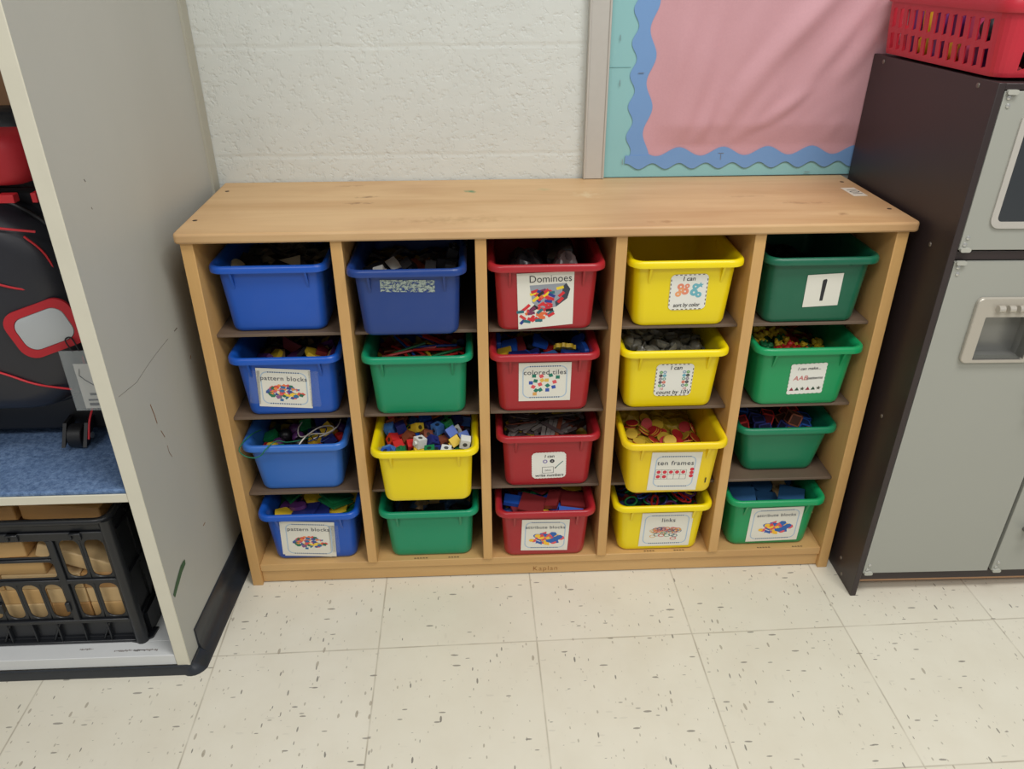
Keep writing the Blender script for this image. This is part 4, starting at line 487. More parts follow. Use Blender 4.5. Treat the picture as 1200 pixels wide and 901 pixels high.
# number sticker on the unit top
b = MB(); b.prism([(-.0135,-.030),(.0135,-.030),(.0135,.030),(-.0135,.030)], 0, .0002)
stk = b.build('number_sticker', M('white sticker', (222,214,196), .6)); stk.location = (.6715,.190,.7681); stk.rotation_euler = (0,0,.02)
tag(stk, 'small white number sticker near the right end of the wooden unit top', 'sticker')
text_mesh('101', .028, ink, stk, loc=(0,0,.0003), rot=-PI/2, plane='XY', sx=.95)

# ------------------------------------------------------------ plastic trays
def sect(hx, y0, y1, r, z, n=6):
    hy = (y1-y0)/2; return [(x, y+(y0+y1)/2, z) for x, y in rrect(hx, hy, r, n)]
def tray_mesh(kind, m):
    b = MB()
    if kind == 'small': H, wb, wt, ln, ft = .116, .073, .0905, .268, -.0135
    elif kind == 'mid': H, wb, wt, ln, ft = .119, .0805, .0905, .280, -.0125
    else: H, wb, wt, ln, ft = .132, .0845, .0905, .285, -.0125
    y1b, y1t = ln-.040, ln-.030
    def wall(z, inset=0, dr=0):  # outline of the body at height z
        f = z/(H-.006); return sect(wb+(wt-wb)*f-inset, ft*f+inset, y1b+(y1t-y1b)*f-inset, .020-inset+dr, z)
    lipw = .1025; ly0 = -.0245; ly1 = y1t+.0115
    def lip(off, z): return sect(lipw-off, ly0+off, ly1-off, .026-off*.8, z)
    rs = [sect(wb-.010, .010, y1b-.010, .012, 0), sect(wb-.0045, .0035, y1b-.0035, .016, .0008), sect(wb-.001, .0008, y1b-.0008, .019, .004), wall(.010)]
    rs += [wall(z) for z in (.03, .06, .09, H-.018, H-.010)]
    rs += [wall(H-.0055, -.0015), lip(.0045, H-.0075), lip(.0018, H-.0125), lip(.0003, H-.0125), lip(0, H-.010), lip(.0003, H-.0045), lip(.0022, H-.0012), lip(.005, H), lip(.0075, H-.0006)]
    rs += [wall(H-.0045, .0002), wall(H-.012, .0022), wall(.05, .0024), wall(.012, .0024), sect(wb-.008, .008, y1b-.008, .014, .0035), sect(wb-.03, .03, y1b-.03, .01, .003)]
    b.rings(rs); me = b.mesh('tray', m, smooth=50)
    return me, H
def fin_mesh(m, ln=.042, w=.004, H=.132):
    b = MB(); f = lambda z: -.0125*z/(.126)
    zt, zb = H-.0075, H-.0075-ln
    b.add([(-w/2, f(zt)+.001, zt), (-w/2, f(zt)-.0115, zt), (-w/2, f(zb)+.001, zb), (w/2, f(zt)+.001, zt), (w/2, f(zt)-.0115, zt), (w/2, f(zb)+.001, zb)], [(0,1,2),(3,5,4),(0,3,4,1),(1,4,5,2),(0,2,5,3)])
    return b.mesh('gusset', m)
PL = {'blue': (24,84,184), 'blueB': (22,84,182), 'pale': (52,110,196), 'navy': (28,62,132), 'green': (14,142,100), 'greenB': (22,150,90), 'red': (166,34,42), 'yellow': (240,216,8), 'yellowB': (240,208,20), 'dark': (22,98,72), 'mid': (18,122,84)}
def plastic(k, scuff=True):
    nm = 'tray plastic '+k
    if nm in _M: return _M[nm]
    t = NT(nm); c = lin(PL[k]); n1 = t.noise(t.mapping((14,14,14)), 1, 5, .65); n2 = t.noise(t.mapping((260,260,30)), 1, 2)
    cc = t.mix(t.ramp(n1.outputs[0], [(.45, (0,)*3), (.8, (.22,)*3)]), c, tuple(min(1, v*.85+.06) for v in c))
    t.base(cc); t.rough(t.ramp(n1.outputs[0], [(.3, (.26,)*3), (.75, (.42,)*3)])); t.b.inputs['Specular IOR Level'].default_value = .45
    t.b.inputs['Subsurface Weight'].default_value = 0
    _M[nm] = t.m; return t.m
_T = {}
# key: (x centre, y of bottom front edge, type, colour, label text)
TR = {
'11': (-.410,.0343,'std','blue','plain unlabelled blue tray in the top left bay'),
'12': (-.407,.030,'std','blueB','blue tray labelled pattern blocks in the second row, taped paper label'),
'13': (-.4148,.0333,'mid','pale','paler blue shallow tray with a green lace hanging over its front'),
'14': (-.405,.0189,'std','blueB','blue tray labelled pattern blocks in the bottom row'),
'21': (-.1712,.0037,'std','navy','dark navy tray with the torn remains of a sticker'),
'22': (-.1647,.0213,'std','green','green tray full of coloured straws below the navy tray'),
'23': (-.159,-.019,'std','yellow','unlabelled yellow tray heaped with small coloured cubes'),
'24': (-.1624,.0171,'std','green','plain green tray in the bottom row under the tray of cubes'),
'31': (.0694,.0155,'std','red','red tray with a large white label reading Dominoes'),
'32': (.0696,.0204,'std','red','red tray labelled colored tiles'),
'33': (.080,.0221,'std','red','red tray whose small label reads I can write numbers'),
'34': (.076,.0067,'std','red','red tray labelled attribute blocks at the bottom of the middle column'),
'41': (.3146,.0217,'std','yellow','empty yellow tray whose label reads I can sort by color'),
'42': (.3105,.0225,'std','yellow','yellow tray whose label reads I can count by 10\'s'),
'43': (.3205,-.0154,'std','yellowB','yellow tray labelled ten frames, pulled out past its shelf'),
'44': (.318,.0134,'std','yellow','yellow tray labelled links in the bottom row'),
'51': (.556,.0247,'small2','dark','dark green tray with a card showing a single black stroke'),
'52': (.5625,.0212,'std','greenB','bright green tray whose label reads I can make AAB patterns'),
'53': (.5645,.0533,'small','mid','unlabelled green tray pushed to the back of its shelf'),
'54': (.5567,.0203,'std','greenB','green tray labelled attribute blocks at the bottom right'),
}
trays = {}
for k, (x, y, ty, cn, lab) in TR.items():
    m = plastic(cn); kk = ty if ty in ('small', 'mid') else 'std'
    if (kk, cn) not in _T: _T[kk, cn] = tray_mesh(kk, m)
    me, H = _T[kk, cn]
    o = bpy.data.objects.new('storage_tray', me); C.objects.link(o); o.location = (x, y, zs[int(k[1])]+.0002)
    tag(o, lab, 'tray', 'plastic trays in the wooden unit'); trays[k] = o
    if ty == 'std':
        if ('f', cn) not in _T: _T['f', cn] = fin_mesh(m)
        for s in (-.064, .064):
            g = bpy.data.objects.new('gusset', _T['f', cn]); C.objects.link(g); g.parent = o; g.location = (s, 0, 0)
    else:
        if ('f2', cn, kk) not in _T: _T['f2', cn] = fin_mesh(m, .012, .006, H)
        for s in (-.052, .052):
            g = bpy.data.objects.new('gusset', _T['f2', cn]); C.objects.link(g); g.parent = o; g.location = (s, 0, 0)

# ------------------------------------------------------------ paper labels on the trays
paper = M('label paper', (228,226,214), .6, var=.02); pap2 = M('laminated label paper', (232,232,224), .32, var=.02)
P_ = lambda c, n=None: M('print '+str(c), c, .6)
dots = P_((110,130,160)); bordc = P_((168,190,208))
SL = -math.atan(.1)
def label_root(k, cx, h, w_, hh, ang, outline=None, mat=None, name='label'):
    b = MB(); ol = outline or [(-w_/2,-hh/2),(w_/2,-hh/2),(w_/2,hh/2),(-w_/2,hh/2)]
    b.prism(ol, -.0003, 0, ax='Y'); o = b.build(name, mat or paper); o.parent = trays[k]
    # the tray front leans outwards to the top: y = -.1 h
    o.matrix_local = Matrix.Translation((cx, -.1*h-.0008, h)) @ Matrix.Rotation(math.atan(.1), 4, 'X') @ Matrix.Rotation(-math.radians(ang), 4, 'Y')
    return o
class Pr:
    """flat coloured shapes printed on a label (each a hair above the last)"""
    def __init__(s): s.b = MB(); s.ms = []; s.k = 0
    def mi(s, c):
        m = P_(c)
        if m not in s.ms: s.ms.append(m)
        return s.ms.index(m)
    def poly(s, pts, c):
        s.k += 1; y = -.0004-.000004*s.k
        s.b.add([(x, y, z) for x, z in pts], [tuple(range(len(pts)))], s.mi(c)); return s
    def disc(s, x, z, r, c, n=14, sx=1): return s.poly([(x+sx*r*math.cos(2*PI*i/n), z+r*math.sin(2*PI*i/n)) for i in range(n)], c)
    def rect(s, x, z, w, h, a, c):
        ca, sa = math.cos(a), math.sin(a); return s.poly([(x+u*ca-v*sa, z+u*sa+v*ca) for u, v in ((-w/2,-h/2),(w/2,-h/2),(w/2,h/2),(-w/2,h/2))], c)
    def reg(s, x, z, r, n, a, c, sq=1): return s.poly([(x+r*math.cos(a+2*PI*i/n), z+sq*r*math.sin(a+2*PI*i/n)) for i in range(n)], c)
    def star(s, x, z, r, c): return s.poly([(x+(r if i % 2 == 0 else r*.45)*math.sin(PI*i/5), z+(r if i % 2 == 0 else r*.45)*math.cos(PI*i/5)) for i in range(10)], c)
    def ring(s, x, z, r, w, c, sx=1, a0=0, n=16):
        for i in range(n):
            a, b2 = 2*PI*i/n+a0, 2*PI*(i+1)/n+a0
            pt = lambda q, rr: (x+sx*rr*math.cos(q), z+rr*math.sin(q))
            s.poly([pt(a, r-w), pt(a, r), pt(b2, r), pt(b2, r-w)], c); s.k -= 1
        s.k += 1; return s
    def line(s, x0, z0, x1, z1, w, c):
        d = math.hypot(x1-x0, z1-z0); return s.rect((x0+x1)/2, (z0+z1)/2, d, w, math.atan2(z1-z0, x1-x0), c)
    def done(s, parent, name='picture'):
        if s.ms: s.b.build(name, s.ms, parent)
def dotted(o, w_, hh, mg=.008, c1=(176,196,214), c2=(70,80,110), side=(150,176,190)):
    p = Pr(); ol = rrect(w_/2-mg, hh/2-mg, .012, 5); n = len(ol)
    for i in range(n):
        a, b2 = ol[i], ol[(i+1) % n]; p.line(*a, *b2, .0022, c1); p.k -= 1
    p.k += 1
    m_ = int((w_-.036)/.0042)
    for s in (-1, 1):
        for i in range(m_):
            p.rect(-(m_-1)*.0021+i*.0042, s*(hh/2-mg), .0021, .0026, 0, c2); p.k -= 1
    p.done(o, 'border')
def pile_pic(o, cx, cz, rx, rz, cols, seed, n=34, size=.0065, shapes=(3,4,4,6)):
    rnd = random.Random(seed); p = Pr()
    for i in range(n):
        a = rnd.uniform(0, 2*PI); rr = math.sqrt(rnd.random()); sz = size*rnd.uniform(.7, 1.15)
        p.reg(cx+rx*rr*math.cos(a), cz+rz*rr*math.sin(a), sz, rnd.choice(shapes), rnd.uniform(0, 6), rnd.choice(cols), .8)
    p.done(o)
PB = [(220,80,70),(232,120,70),(240,206,70),(50,110,160),(46,120,90),(224,96,104),(60,80,150),(50,110,160),(40,110,84),(236,140,70),(140,90,140)]
AB = [(40,100,176),(40,100,176),(244,190,50),(222,74,78),(226,90,90),(244,196,60),(60,90,170)]
LB = {'12':(-.0081,.0615,.0985,.0865,-4.5),'14':(-.0070,.0582,.1063,.099,-4.0),'31':(-.0006,.0611,.0997,.1075,1.8),'32':(.0004,.0679,.0976,.0858,.1),'33':(.0016,.0539,.0690,.0671,1.3),
'34':(-.0008,.0604,.0978,.0880,-1.5),'41':(.0080,.0686,.0669,.0705,1.0),'42':(.0035,.0640,.0711,.0721,0),'43':(.0040,.0576,.0980,.0965,-1.2),'44':(.0112,.0603,.1072,.0955,-.4),
'51':(.0111,.0658,.0641,.0643,2.7),'52':(.0065,.0605,.0694,.0699,2.2),'54':(.0057,.0593,.1105,.0964,1.2)}
def scallop(w_, hh, a=.0012, per=.0075):
    pts = []
    for (x0, z0, x1, z1) in ((-w_/2,-hh/2,w_/2,-hh/2),(w_/2,-hh/2,w_/2,hh/2),(w_/2,hh/2,-w_/2,hh/2),(-w_/2,hh/2,-w_/2,-hh/2)):
        d = math.hypot(x1-x0, z1-z0); n = int(d/per)*6; nx2, nz2 = (z1-z0)/d, -(x1-x0)/d
        for i in range(n):
            s = i/n; o2 = a*abs(math.sin(PI*s*n/6)); pts.append((x0+(x1-x0)*s+nx2*o2, z0+(z1-z0)*s+nz2*o2))
    return pts
def round_scallop(w_, hh, r=.009, a=.0010, per=.006):
    base_ = rrect(w_/2, hh/2, r, 6); out = []; acc = 0
    for i in range(len(base_)):
        p0, p1 = Vector(base_[i]), Vector(base_[(i+1) % len(base_)]); d = (p1-p0).length; k = max(1, int(d/.001))
        nrm = Vector((p1.y-p0.y, -(p1.x-p0.x))).normalized()
        for j in range(k):
            q = p0.lerp(p1, j/k)+nrm*a*abs(math.sin(PI*(acc+d*j/k)/per)); out.append((q.x, q.y))
        acc += d
    return out
def TX(o, s, size, x, z, m=ink, **kw): return text_mesh(s, size, m, o, loc=(x, -.00075, z), **kw)
hand = dict(thin=-.006, spacing=1.08)
for k in ('12', '14'):
    cx, h, w_, hh, a = LB[k]; o = label_root(k, cx, h, w_, hh, a); dotted(o, w_, hh)
    TX(o, 'pattern blocks', .0135, 0, hh/2-.0215, grey_ink, **hand); pile_pic(o, .001, -.010, .0325, .0175, PB, 11, 64, .0055)
    if k == '14': MB().prism([(-w_/2-.004,-hh/2+.004),(w_/2-.01,-hh/2-.0015),(w_/2-.01,hh/2-.006),(-w_/2-.004,hh/2-.002)], -.0001, .0001, ax='Y').build('spare_sheet', paper, o)
cx, h, w_, hh, a = LB['31']; o = label_root('31', cx, h, w_, hh, a, [(-w_/2,-hh/2-.003),(w_/2-.002,-hh/2+.003),(w_/2,hh/2),(-w_/2,hh/2)])
TX(o, 'Dominoes', .0195, .0085, hh/2-.0125, ink, thin=.004, sx=.92)
p = Pr(); p.poly([(-.028,.030),(.036,.032),(.043,.020),(.038,.002),(.018,-.014),(-.010,-.018),(-.024,-.004)], (150,156,166))
p.poly([(.036,.032),(.043,.020),(.038,.002),(.018,-.014),(.016,-.004),(.028,.006),(.030,.026)], (60,66,78)); rnd = random.Random(4)
DC = [(214,44,52),(214,44,52),(200,40,60),(40,60,140),(240,210,50),(36,32,36),(226,110,60),(40,110,120),(214,60,60),(120,50,90)]
for i in range(60):
    a2 = rnd.random(); x = -.022+.05*rnd.random() if i < 30 else -.046+.058*rnd.random(); z = .024-.034*rnd.random()+.1*0 if i < 30 else -.012-.030*rnd.random()*(1 if x < .005 else .7)
    p.rect(x, z, .013, .0055, rnd.uniform(-.9, .9), rnd.choice(DC))
p.done(o)
cx, h, w_, hh, a = LB['32']; o = label_root('32', cx, h, w_, hh, a); dotted(o, w_, hh)
TX(o, 'colored tiles', .0145, 0, hh/2-.0215, grey_ink, **hand)
p = Pr()
for (u, v, c, an) in ((447,448,'g',0),(517,452,'r',.4),(605,445,'g',.3),(672,463,'g',0),(418,512,'b',0),(462,495,'g',-.2),(524,490,'y',.6),(568,490,'y',0),(643,507,'r',.3),(505,528,'r',.4),(441,550,'r',-.4),(577,540,'g',.7),(635,555,'b',.2),(508,580,'g',.6),(468,585,'g',.9),(576,582,'b',0),(456,617,'o',0)):
    p.rect((u-550)/8*.0015*1.05, (500-v)/8*.00192+.0015, .0075, .0075, an, {'g':(30,120,100),'r':(222,84,92),'b':(50,84,170),'y':(228,186,84),'o':(220,164,90)}[c])
p.done(o)
cx, h, w_, hh, a = LB['33']; o = label_root('33', cx, h, w_-.002, hh-.002, a, round_scallop(w_-.002, hh-.002), pap2)
TX(o, 'I can', .0105, .001, .0235, ink, shear=.12, thin=-.01); TX(o, 'write numbers', .0098, .001, -.0255, ink, shear=.12, thin=-.01, sx=.98)
TX(o, 'two', .008, -.002, -.012, grey_ink, thin=.01)
p = Pr(); p.ring(-.0075, .0105, .0048, .0024, (140,130,180)); p.disc(.0065, .011, .0048, (44,44,52)); p.disc(.0065,.011,.0012,(220,220,220))
for q in ((-.013,-.004,.009,-.004),(.009,-.004,.009,-.0195),(.009,-.0195,-.013,-.0195),(-.013,-.0195,-.013,-.004)): p.line(*q, .0009, (70,74,80)); p.k -= 1
p.k += 1; p.line(.012, -.008, .028, .010, .0018, (70,120,120)); p.line(.012,-.008,.0145,-.005,.0024,(60,60,60)); p.done(o)
for k in ('34', '54'):
    cx, h, w_, hh, a = LB[k]; o = label_root(k, cx, h, w_, hh, a); dotted(o, w_, hh)
    TX(o, 'attribute blocks', .0118, 0, hh/2-.0215, grey_ink, **hand); pile_pic(o, .002, -.011, .032, .016, AB, 9, 46, .0075, (3,4,16,16,6))
for k, words in (('41', 'sort by color'), ('42', 'count by 10\'s')):
    cx, h, w_, hh, a = LB[k]; o = label_root(k, cx, h, w_, hh, a, rrect(w_/2, hh/2, .009), pap2)
    p = Pr()
    for s in (-1, 1):
        for i in range(7): p.rect(-.024+i*.008, s*(hh/2-.0012), .004, .0016, 0, (90,84,84)); p.k -= 1
        for i in range(7): p.rect(s*(w_/2-.0012), -.024+i*.008, .0016, .004, 0, (90,84,84)); p.k -= 1
    p.k += 1
    if k == '41':
        OR, TQ = (230,140,110), (110,180,194)
        for (x, z, r, c) in ((-.0125,.0115,.0062,OR),(-.001,.0125,.0045,OR),(-.004,.002,.0068,OR),(-.011,.0045,.005,(236,160,110)),(-.016,-.003,.0055,(238,164,110)),(.014,.011,.006,TQ),(.012,-.0005,.0072,TQ),(.0205,-.0055,.0058,TQ)):
            p.ring(x-.002, z, r, r*.72, c)
        p.star(.0225-.002, .0135, .0062, TQ)
        p.done(o); TX(o, 'I can', .012, -.001, .0265, ink, shear=.15, thin=-.008); TX(o, words, .0112, -.001, -.0255, ink, shear=.15, thin=-.008, sx=.85, spacing=.95)
    else:
        for s in (-1, 1):
            for i, (c, c2) in enumerate((((120,170,110),(130,160,190)),((40,40,44),(90,170,190)),((150,140,150),(120,170,160)),((50,44,60),(210,110,90)),((120,180,110),(120,140,150)))):
                z = .018-i*.0075
                p.ring(s*.0255, z, .0034, .0026, c); p.ring(s*.0185, z, .0034, .0026 if i % 2 else .002, c2)
        p.done(o); TX(o, 'I can', .012, .002, .0275, ink, shear=.15, thin=-.008); TX(o, words, .0125, .001, -.0275, ink, shear=.15, thin=-.008, sx=.95)
        TX(o, '10', .0075, -.022, -.0195, red_ink); TX(o, '10', .0075, .022, -.0195, red_ink)
cx, h, w_, hh, a = LB['43']; o = label_root('43', cx, h, w_, hh, a); dotted(o, w_, hh, .0105)
TX(o, 'ten frames', .0155, 0, hh/2-.027, grey_ink, **hand); p = Pr()
x0, z0, cw, ch = -.037, .0045, .0122, .0118
for i in range(6): p.line(x0+i*cw, z0, x0+i*cw, z0-2*ch, .0006, (70,70,74)); p.k -= 1
for j in range(3): p.line(x0, z0-j*ch, x0+5*cw, z0-j*ch, .0006, (70,70,74)); p.k -= 1
p.k += 1
for i in range(5): p.disc(x0+(i+.5)*cw, z0-.5*ch, .0042, (208,50,66)); p.k -= 1
for i in range(2): p.disc(x0+(i+.5)*cw, z0-1.5*ch, .0042, (208,50,66)); p.k -= 1
for i in range(3): p.disc(.0345, z0+.001-i*.0085, .0042, (208,50,66)); p.k -= 1
p.done(o)
cx, h, w_, hh, a = LB['44']; o = label_root('44', cx, h, w_, hh, a); dotted(o, w_, hh)
TX(o, 'links', .0150, .003, hh/2-.0215, grey_ink, **hand); p = Pr(); rnd = random.Random(3)
LC = [(216,84,76),(60,110,120),(220,170,90),(110,150,110),(80,90,120),(222,120,90),(200,90,90)]
for i in range(46):
    a2 = rnd.uniform(0, 6.3); rr = math.sqrt(rnd.random()); p.ring(.001+.029*rr*math.cos(a2), -.003+.0085*rr*math.sin(a2), .0042, .0011, rnd.choice(LC), 1.4, n=10)
for (x, z, c) in ((-.026,-.019,LC[2]),(-.018,-.015,LC[1]),(-.008,-.017,LC[0]),(.004,-.017,LC[3]),(.014,-.015,LC[1]),(.020,-.018,LC[1]),(.018,-.026,LC[0])): p.ring(x, z, .0042, .0011, c, 1.6, n=12)
p.done(o)
cx, h, w_, hh, a = LB['51']; o = label_root('51', cx, h, w_, hh, a, name='card'); p = Pr()
p.poly([(-.0030,-.021),(.0028,-.021),(.0046,.020),(.0030,.0225),(-.0020,.0215),(-.0034,.019)], (44,44,48)); p.done(o, 'stroke')
cx, h, w_, hh, a = LB['52']; o = label_root('52', cx, h, w_-.002, hh-.002, a, scallop(w_-.003, hh-.003), pap2)
TX(o, 'I can make...', .0088, .001, .0235, ink, shear=.12, thin=-.01); TX(o, 'AAB', .0145, -.013, .002, red_ink, shear=.2, thin=.005); TX(o, 'patterns', .0088, .015, .0015, ink, shear=.12, thin=-.01)
p = Pr()
for i, c in enumerate(((140,40,60),(50,80,60),None,(150,40,60),(50,80,60),None)):
    x = -.026+i*.0104
    if c: p.reg(x, -.0235, .0052, 3, PI/2, c)
    else: p.star(x, -.0225, .005, (80,84,70))
p.done(o)
# remains of a sticker on the navy tray, tape round two labels, a pen mark
t = NT('torn sticker'); n1 = t.noise(t.mapping((160,160,260)), 1, 5, .7, .5)
t.base(lin((176,190,180))); t.rough(.8); t.l(t.ramp(n1.outputs[0], [(.46, (0,)*3), (.53, (.85,)*3)]), t.b.inputs['Alpha']); torn = t.m
label_root('21', .001, .0985, .093, .023, -1.5, None, torn, 'sticker_remains')
tape = M('clear tape', (210,216,225), .12, alpha=.05)
for (k, q) in (('12', (-.062,.066,.020,.075,-8)), ('12', (.047,.058,.018,.080,-3)), ('14', (.044,.056,.020,.078,-3))): label_root(k, *q, None, tape, 'clear_tape')
o = label_root('43', .069, .033, .0022, .013, -2, None, ink, 'pen_mark')

# ------------------------------------------------------------ what is in the trays
ITEM = {'disc': ('wooden_disc','disc'), 'card': ('wooden_tile','tile'), 'block': ('toy_block','block'), 'hexagon': ('pattern_block','block'), 'trapezoid': ('pattern_block','block'), 'stick': ('toy_bar','block'),
 'rhombus': ('pattern_block','block'), 'cube': ('bead_cube','bead'), 'ball': ('round_bead','bead'), 'bead': ('barrel_bead','bead'), 'bigsquare': ('square_block','block'), 'bighexagon': ('hexagon_block','block'),
 'bigtriangle': ('triangle_block','block'), 'oval': ('oval_tile','tile'), 'snapbrick': ('snap_brick','brick'), 'straw': ('curved_strip','strip'), 'longstraw': ('plastic_straw','straw'), 'cube20': ('snap_cube','cube'),
 'bigtile': ('colored_tile','tile'), 'tile': ('colored_tile','tile'), 'gear': ('toy_gear','gear'), 'clearstick': ('craft_strip','strip'), 'rectblock': ('rectangle_block','block'), 'shell': ('ribbed_cap','cap'), 'bigdisc': ('round_block','block'),
 'counter': ('round_counter','counter'), 'link': ('chain_link','link'), 'ringlink': ('chain_ring','ring'), 'bear': ('counting_bear','toy bear'), 'opencube': ('open_cube','cube')}
WORD = {'disc':'round disc','card':'upright square tile','block':'small block','hexagon':'hexagonal pattern block','trapezoid':'trapezoid pattern block','stick':'narrow bar','rhombus':'diamond pattern block','cube':'cube bead','ball':'round bead',
 'bead':'small barrel bead','bigsquare':'flat square block','bighexagon':'flat hexagonal block','bigtriangle':'flat triangular block','oval':'oval tile','snapbrick':'studded brick','straw':'curved strip','longstraw':'straight straw','cube20':'snap cube',
 'bigtile':'rounded tile','tile':'small square tile','gear':'toothed gear','clearstick':'thin translucent strip','rectblock':'rectangular block','shell':'ribbed cap','bigdisc':'flat round block','counter':'round counter','link':'oval link','ringlink':'round ring','bear':'bear counter','opencube':'open-faced cube'}
WHERE = {'11':'top left blue tray','12':'second-row pattern blocks tray','13':'pale blue bead tray','14':'bottom-row pattern blocks tray','21':'navy tray','22':'green straw tray','23':'yellow cube tray','24':'bottom green tray under the cubes, added to stand for its shade','32':'red colored tiles tray',
 '33':'red write numbers tray','34':'red attribute blocks tray','42':'yellow count by 10\'s tray','43':'yellow ten frames tray','44':'yellow links tray','51':'dark green tray','52':'green AAB patterns tray','53':'pushed-back green tray','54':'green attribute blocks tray'}
_I = {}
tan_w = wood('pale wood toy', (200,168,122), (182,148,100), 'X')
def item_mats(kind, c):
    rgb = COL['ochre'] if kind == 'counter' else COL[c]
    if kind == 'opencube': rgb = tuple(min(255, int(v*1.15+26)) for v in rgb)
    a = tan_w if c == 'tan' else M('toy plastic '+c+(kind if kind in ('counter', 'opencube') else ''), rgb, .4)
    if kind in ('clearstick', 'shell') and c in ('clear', 'grey'): a = M('translucent plastic '+c, rgb, .25, trans=.35)
    second = {'cube20': M('hole '+c, tuple(int(v*.35) for v in rgb), .7), 'gear': M('gear hub', (120,100,40), .5), 'opencube': M('cube inside '+c, tuple(int(v*.55+20) for v in rgb), .5),
              'counter': M('toy plastic dull red', (186,44,46), .4), 'ball': M('bead hole', (40,30,40), .8)}.get(kind)
    return [a, second] if second else [a]
heap_cols = {}
for k, items in BAKED.items():
    if k == '23': items = [(a, c, (-l[0], l[1], l[2]), (q[0], q[1], -q[2], -q[3])) for a, c, l, q in items]
    tr = trays[k]; base = Vector(tr.location)
    names = {}
    for kind, c, loc, q in items:
        if (kind, c) not in _I:
            sm = 40 if kind in ('ball','bead','shell','link','ringlink','bear','straw','longstraw','egg','cup','disc','counter','bigdisc') else 0
            _I[kind, c] = item_mb(kind).mesh(ITEM[kind][0], item_mats(kind, c), sm)
        o = bpy.data.objects.new(ITEM[kind][0], _I[kind, c]); C.objects.link(o)
        o.rotation_mode = 'QUATERNION'; o.rotation_quaternion = q; o.location = base+Vector(loc)+Vector((0,0,.0003))
        up = (Quaternion(q) @ Vector((0,0,1))).z
        cc = {'clear': 'cloudy', 'lightblue': 'light blue', 'navy': 'navy blue', 'tan': 'plain wood'}.get(c, c)
        if kind == 'counter': cc = 'yellow' if up < 0 else 'red'
        tag(o, f"{cc} {WORD[kind]} in the {WHERE[k]}", ITEM[kind][1], f"{WORD[kind]}s in the {WHERE[k]}")
    P = PILES[k]
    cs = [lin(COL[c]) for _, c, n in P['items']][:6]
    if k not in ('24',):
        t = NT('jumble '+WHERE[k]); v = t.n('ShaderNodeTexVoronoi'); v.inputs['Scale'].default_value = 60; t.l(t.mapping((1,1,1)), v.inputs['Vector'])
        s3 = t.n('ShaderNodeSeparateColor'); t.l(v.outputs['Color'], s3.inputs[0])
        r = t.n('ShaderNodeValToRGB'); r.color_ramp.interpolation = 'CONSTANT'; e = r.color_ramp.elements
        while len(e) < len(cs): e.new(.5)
        for i, (x, c2) in enumerate(zip(e, cs)): x.position = i/len(cs); x.color = (*[a*(.25 if k in ('11','12','13','21','22','33','44','51','53') else .6) for a in c2], 1)  # toy colours darkened here as the shade deep in the tray
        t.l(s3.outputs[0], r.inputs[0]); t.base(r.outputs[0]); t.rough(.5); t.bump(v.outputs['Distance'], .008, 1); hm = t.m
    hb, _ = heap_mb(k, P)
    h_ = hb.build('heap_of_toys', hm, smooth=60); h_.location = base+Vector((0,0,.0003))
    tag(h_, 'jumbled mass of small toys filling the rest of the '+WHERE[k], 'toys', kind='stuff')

# laces and bags in three of the trays
b3 = Vector(trays['13'].location)
def curve(pts, n=8):
    out = []; P = [Vector(p) for p in pts]; P = [P[0]]+P+[P[-1]]
    for i in range(1, len(P)-2):
        for j in range(n):
            t_ = j/n; p0, p1, p2, p3 = P[i-1:i+3]
            out.append(.5*((2*p1)+(p2-p0)*t_+(2*p0-5*p1+4*p2-p3)*t_*t_+(3*p1-p0-3*p2+p3)*t_**3))
    out.append(P[-2]); return out
def lace(pts, r, c, lab, name='bead_lace'):
    o = MB().tube([b3+p for p in curve(pts)], r, 6).build(name, M('lace '+c, {'white':(206,200,190),'green':(20,110,80),'blue':(30,50,110),'dark':(40,40,48)}[c], .7), smooth=60)
    tag(o, lab, 'lace', 'bead laces')
lace([(-.078,.05,.112),(-.086,.02,.1215),(-.096,-.008,.1215),(-.100,-.029,.116),(-.090,-.030,.103),(-.074,-.0300,.0985),(-.060,-.030,.104),(-.050,-.0295,.116),(-.040,-.018,.1215),(-.030,-.006,.1205),(-.015,.0,.113),(.012,.02,.106),(.03,.05,.1)], .0011, 'green', 'thin green lace hanging over the front of the pale blue tray')
lace([(.005,.0,.104),(.012,.012,.110),(.022,.03,.113),(.042,.05,.116),(.062,.058,.112),(.066,.048,.108),(.05,.035,.106),(.03,.025,.104)], .0014, 'white', 'white lace looped over the beads, front one in the pale blue tray')
lace([(.0,.07,.115),(-.004,.05,.112),(.004,.03,.106),(.03,.035,.109),(.055,.035,.110),(.074,.05,.115),(.078,.075,.118)], .0012, 'white', 'white lace arching across the back of the pale blue tray')
lace([(.02,.02,.100),(.04,.03,.106),(.03,.05,.110),(.05,.06,.106),(.045,.02,.100),(.06,.03,.102)], .0012, 'blue', 'dark blue lace tangled under the white laces')
lace([(.015,.05,.104),(.035,.02,.102),(.04,.045,.111),(.02,.06,.108),(.05,.07,.106)], .0011, 'dark', 'black lace tangled behind the dark blue lace')
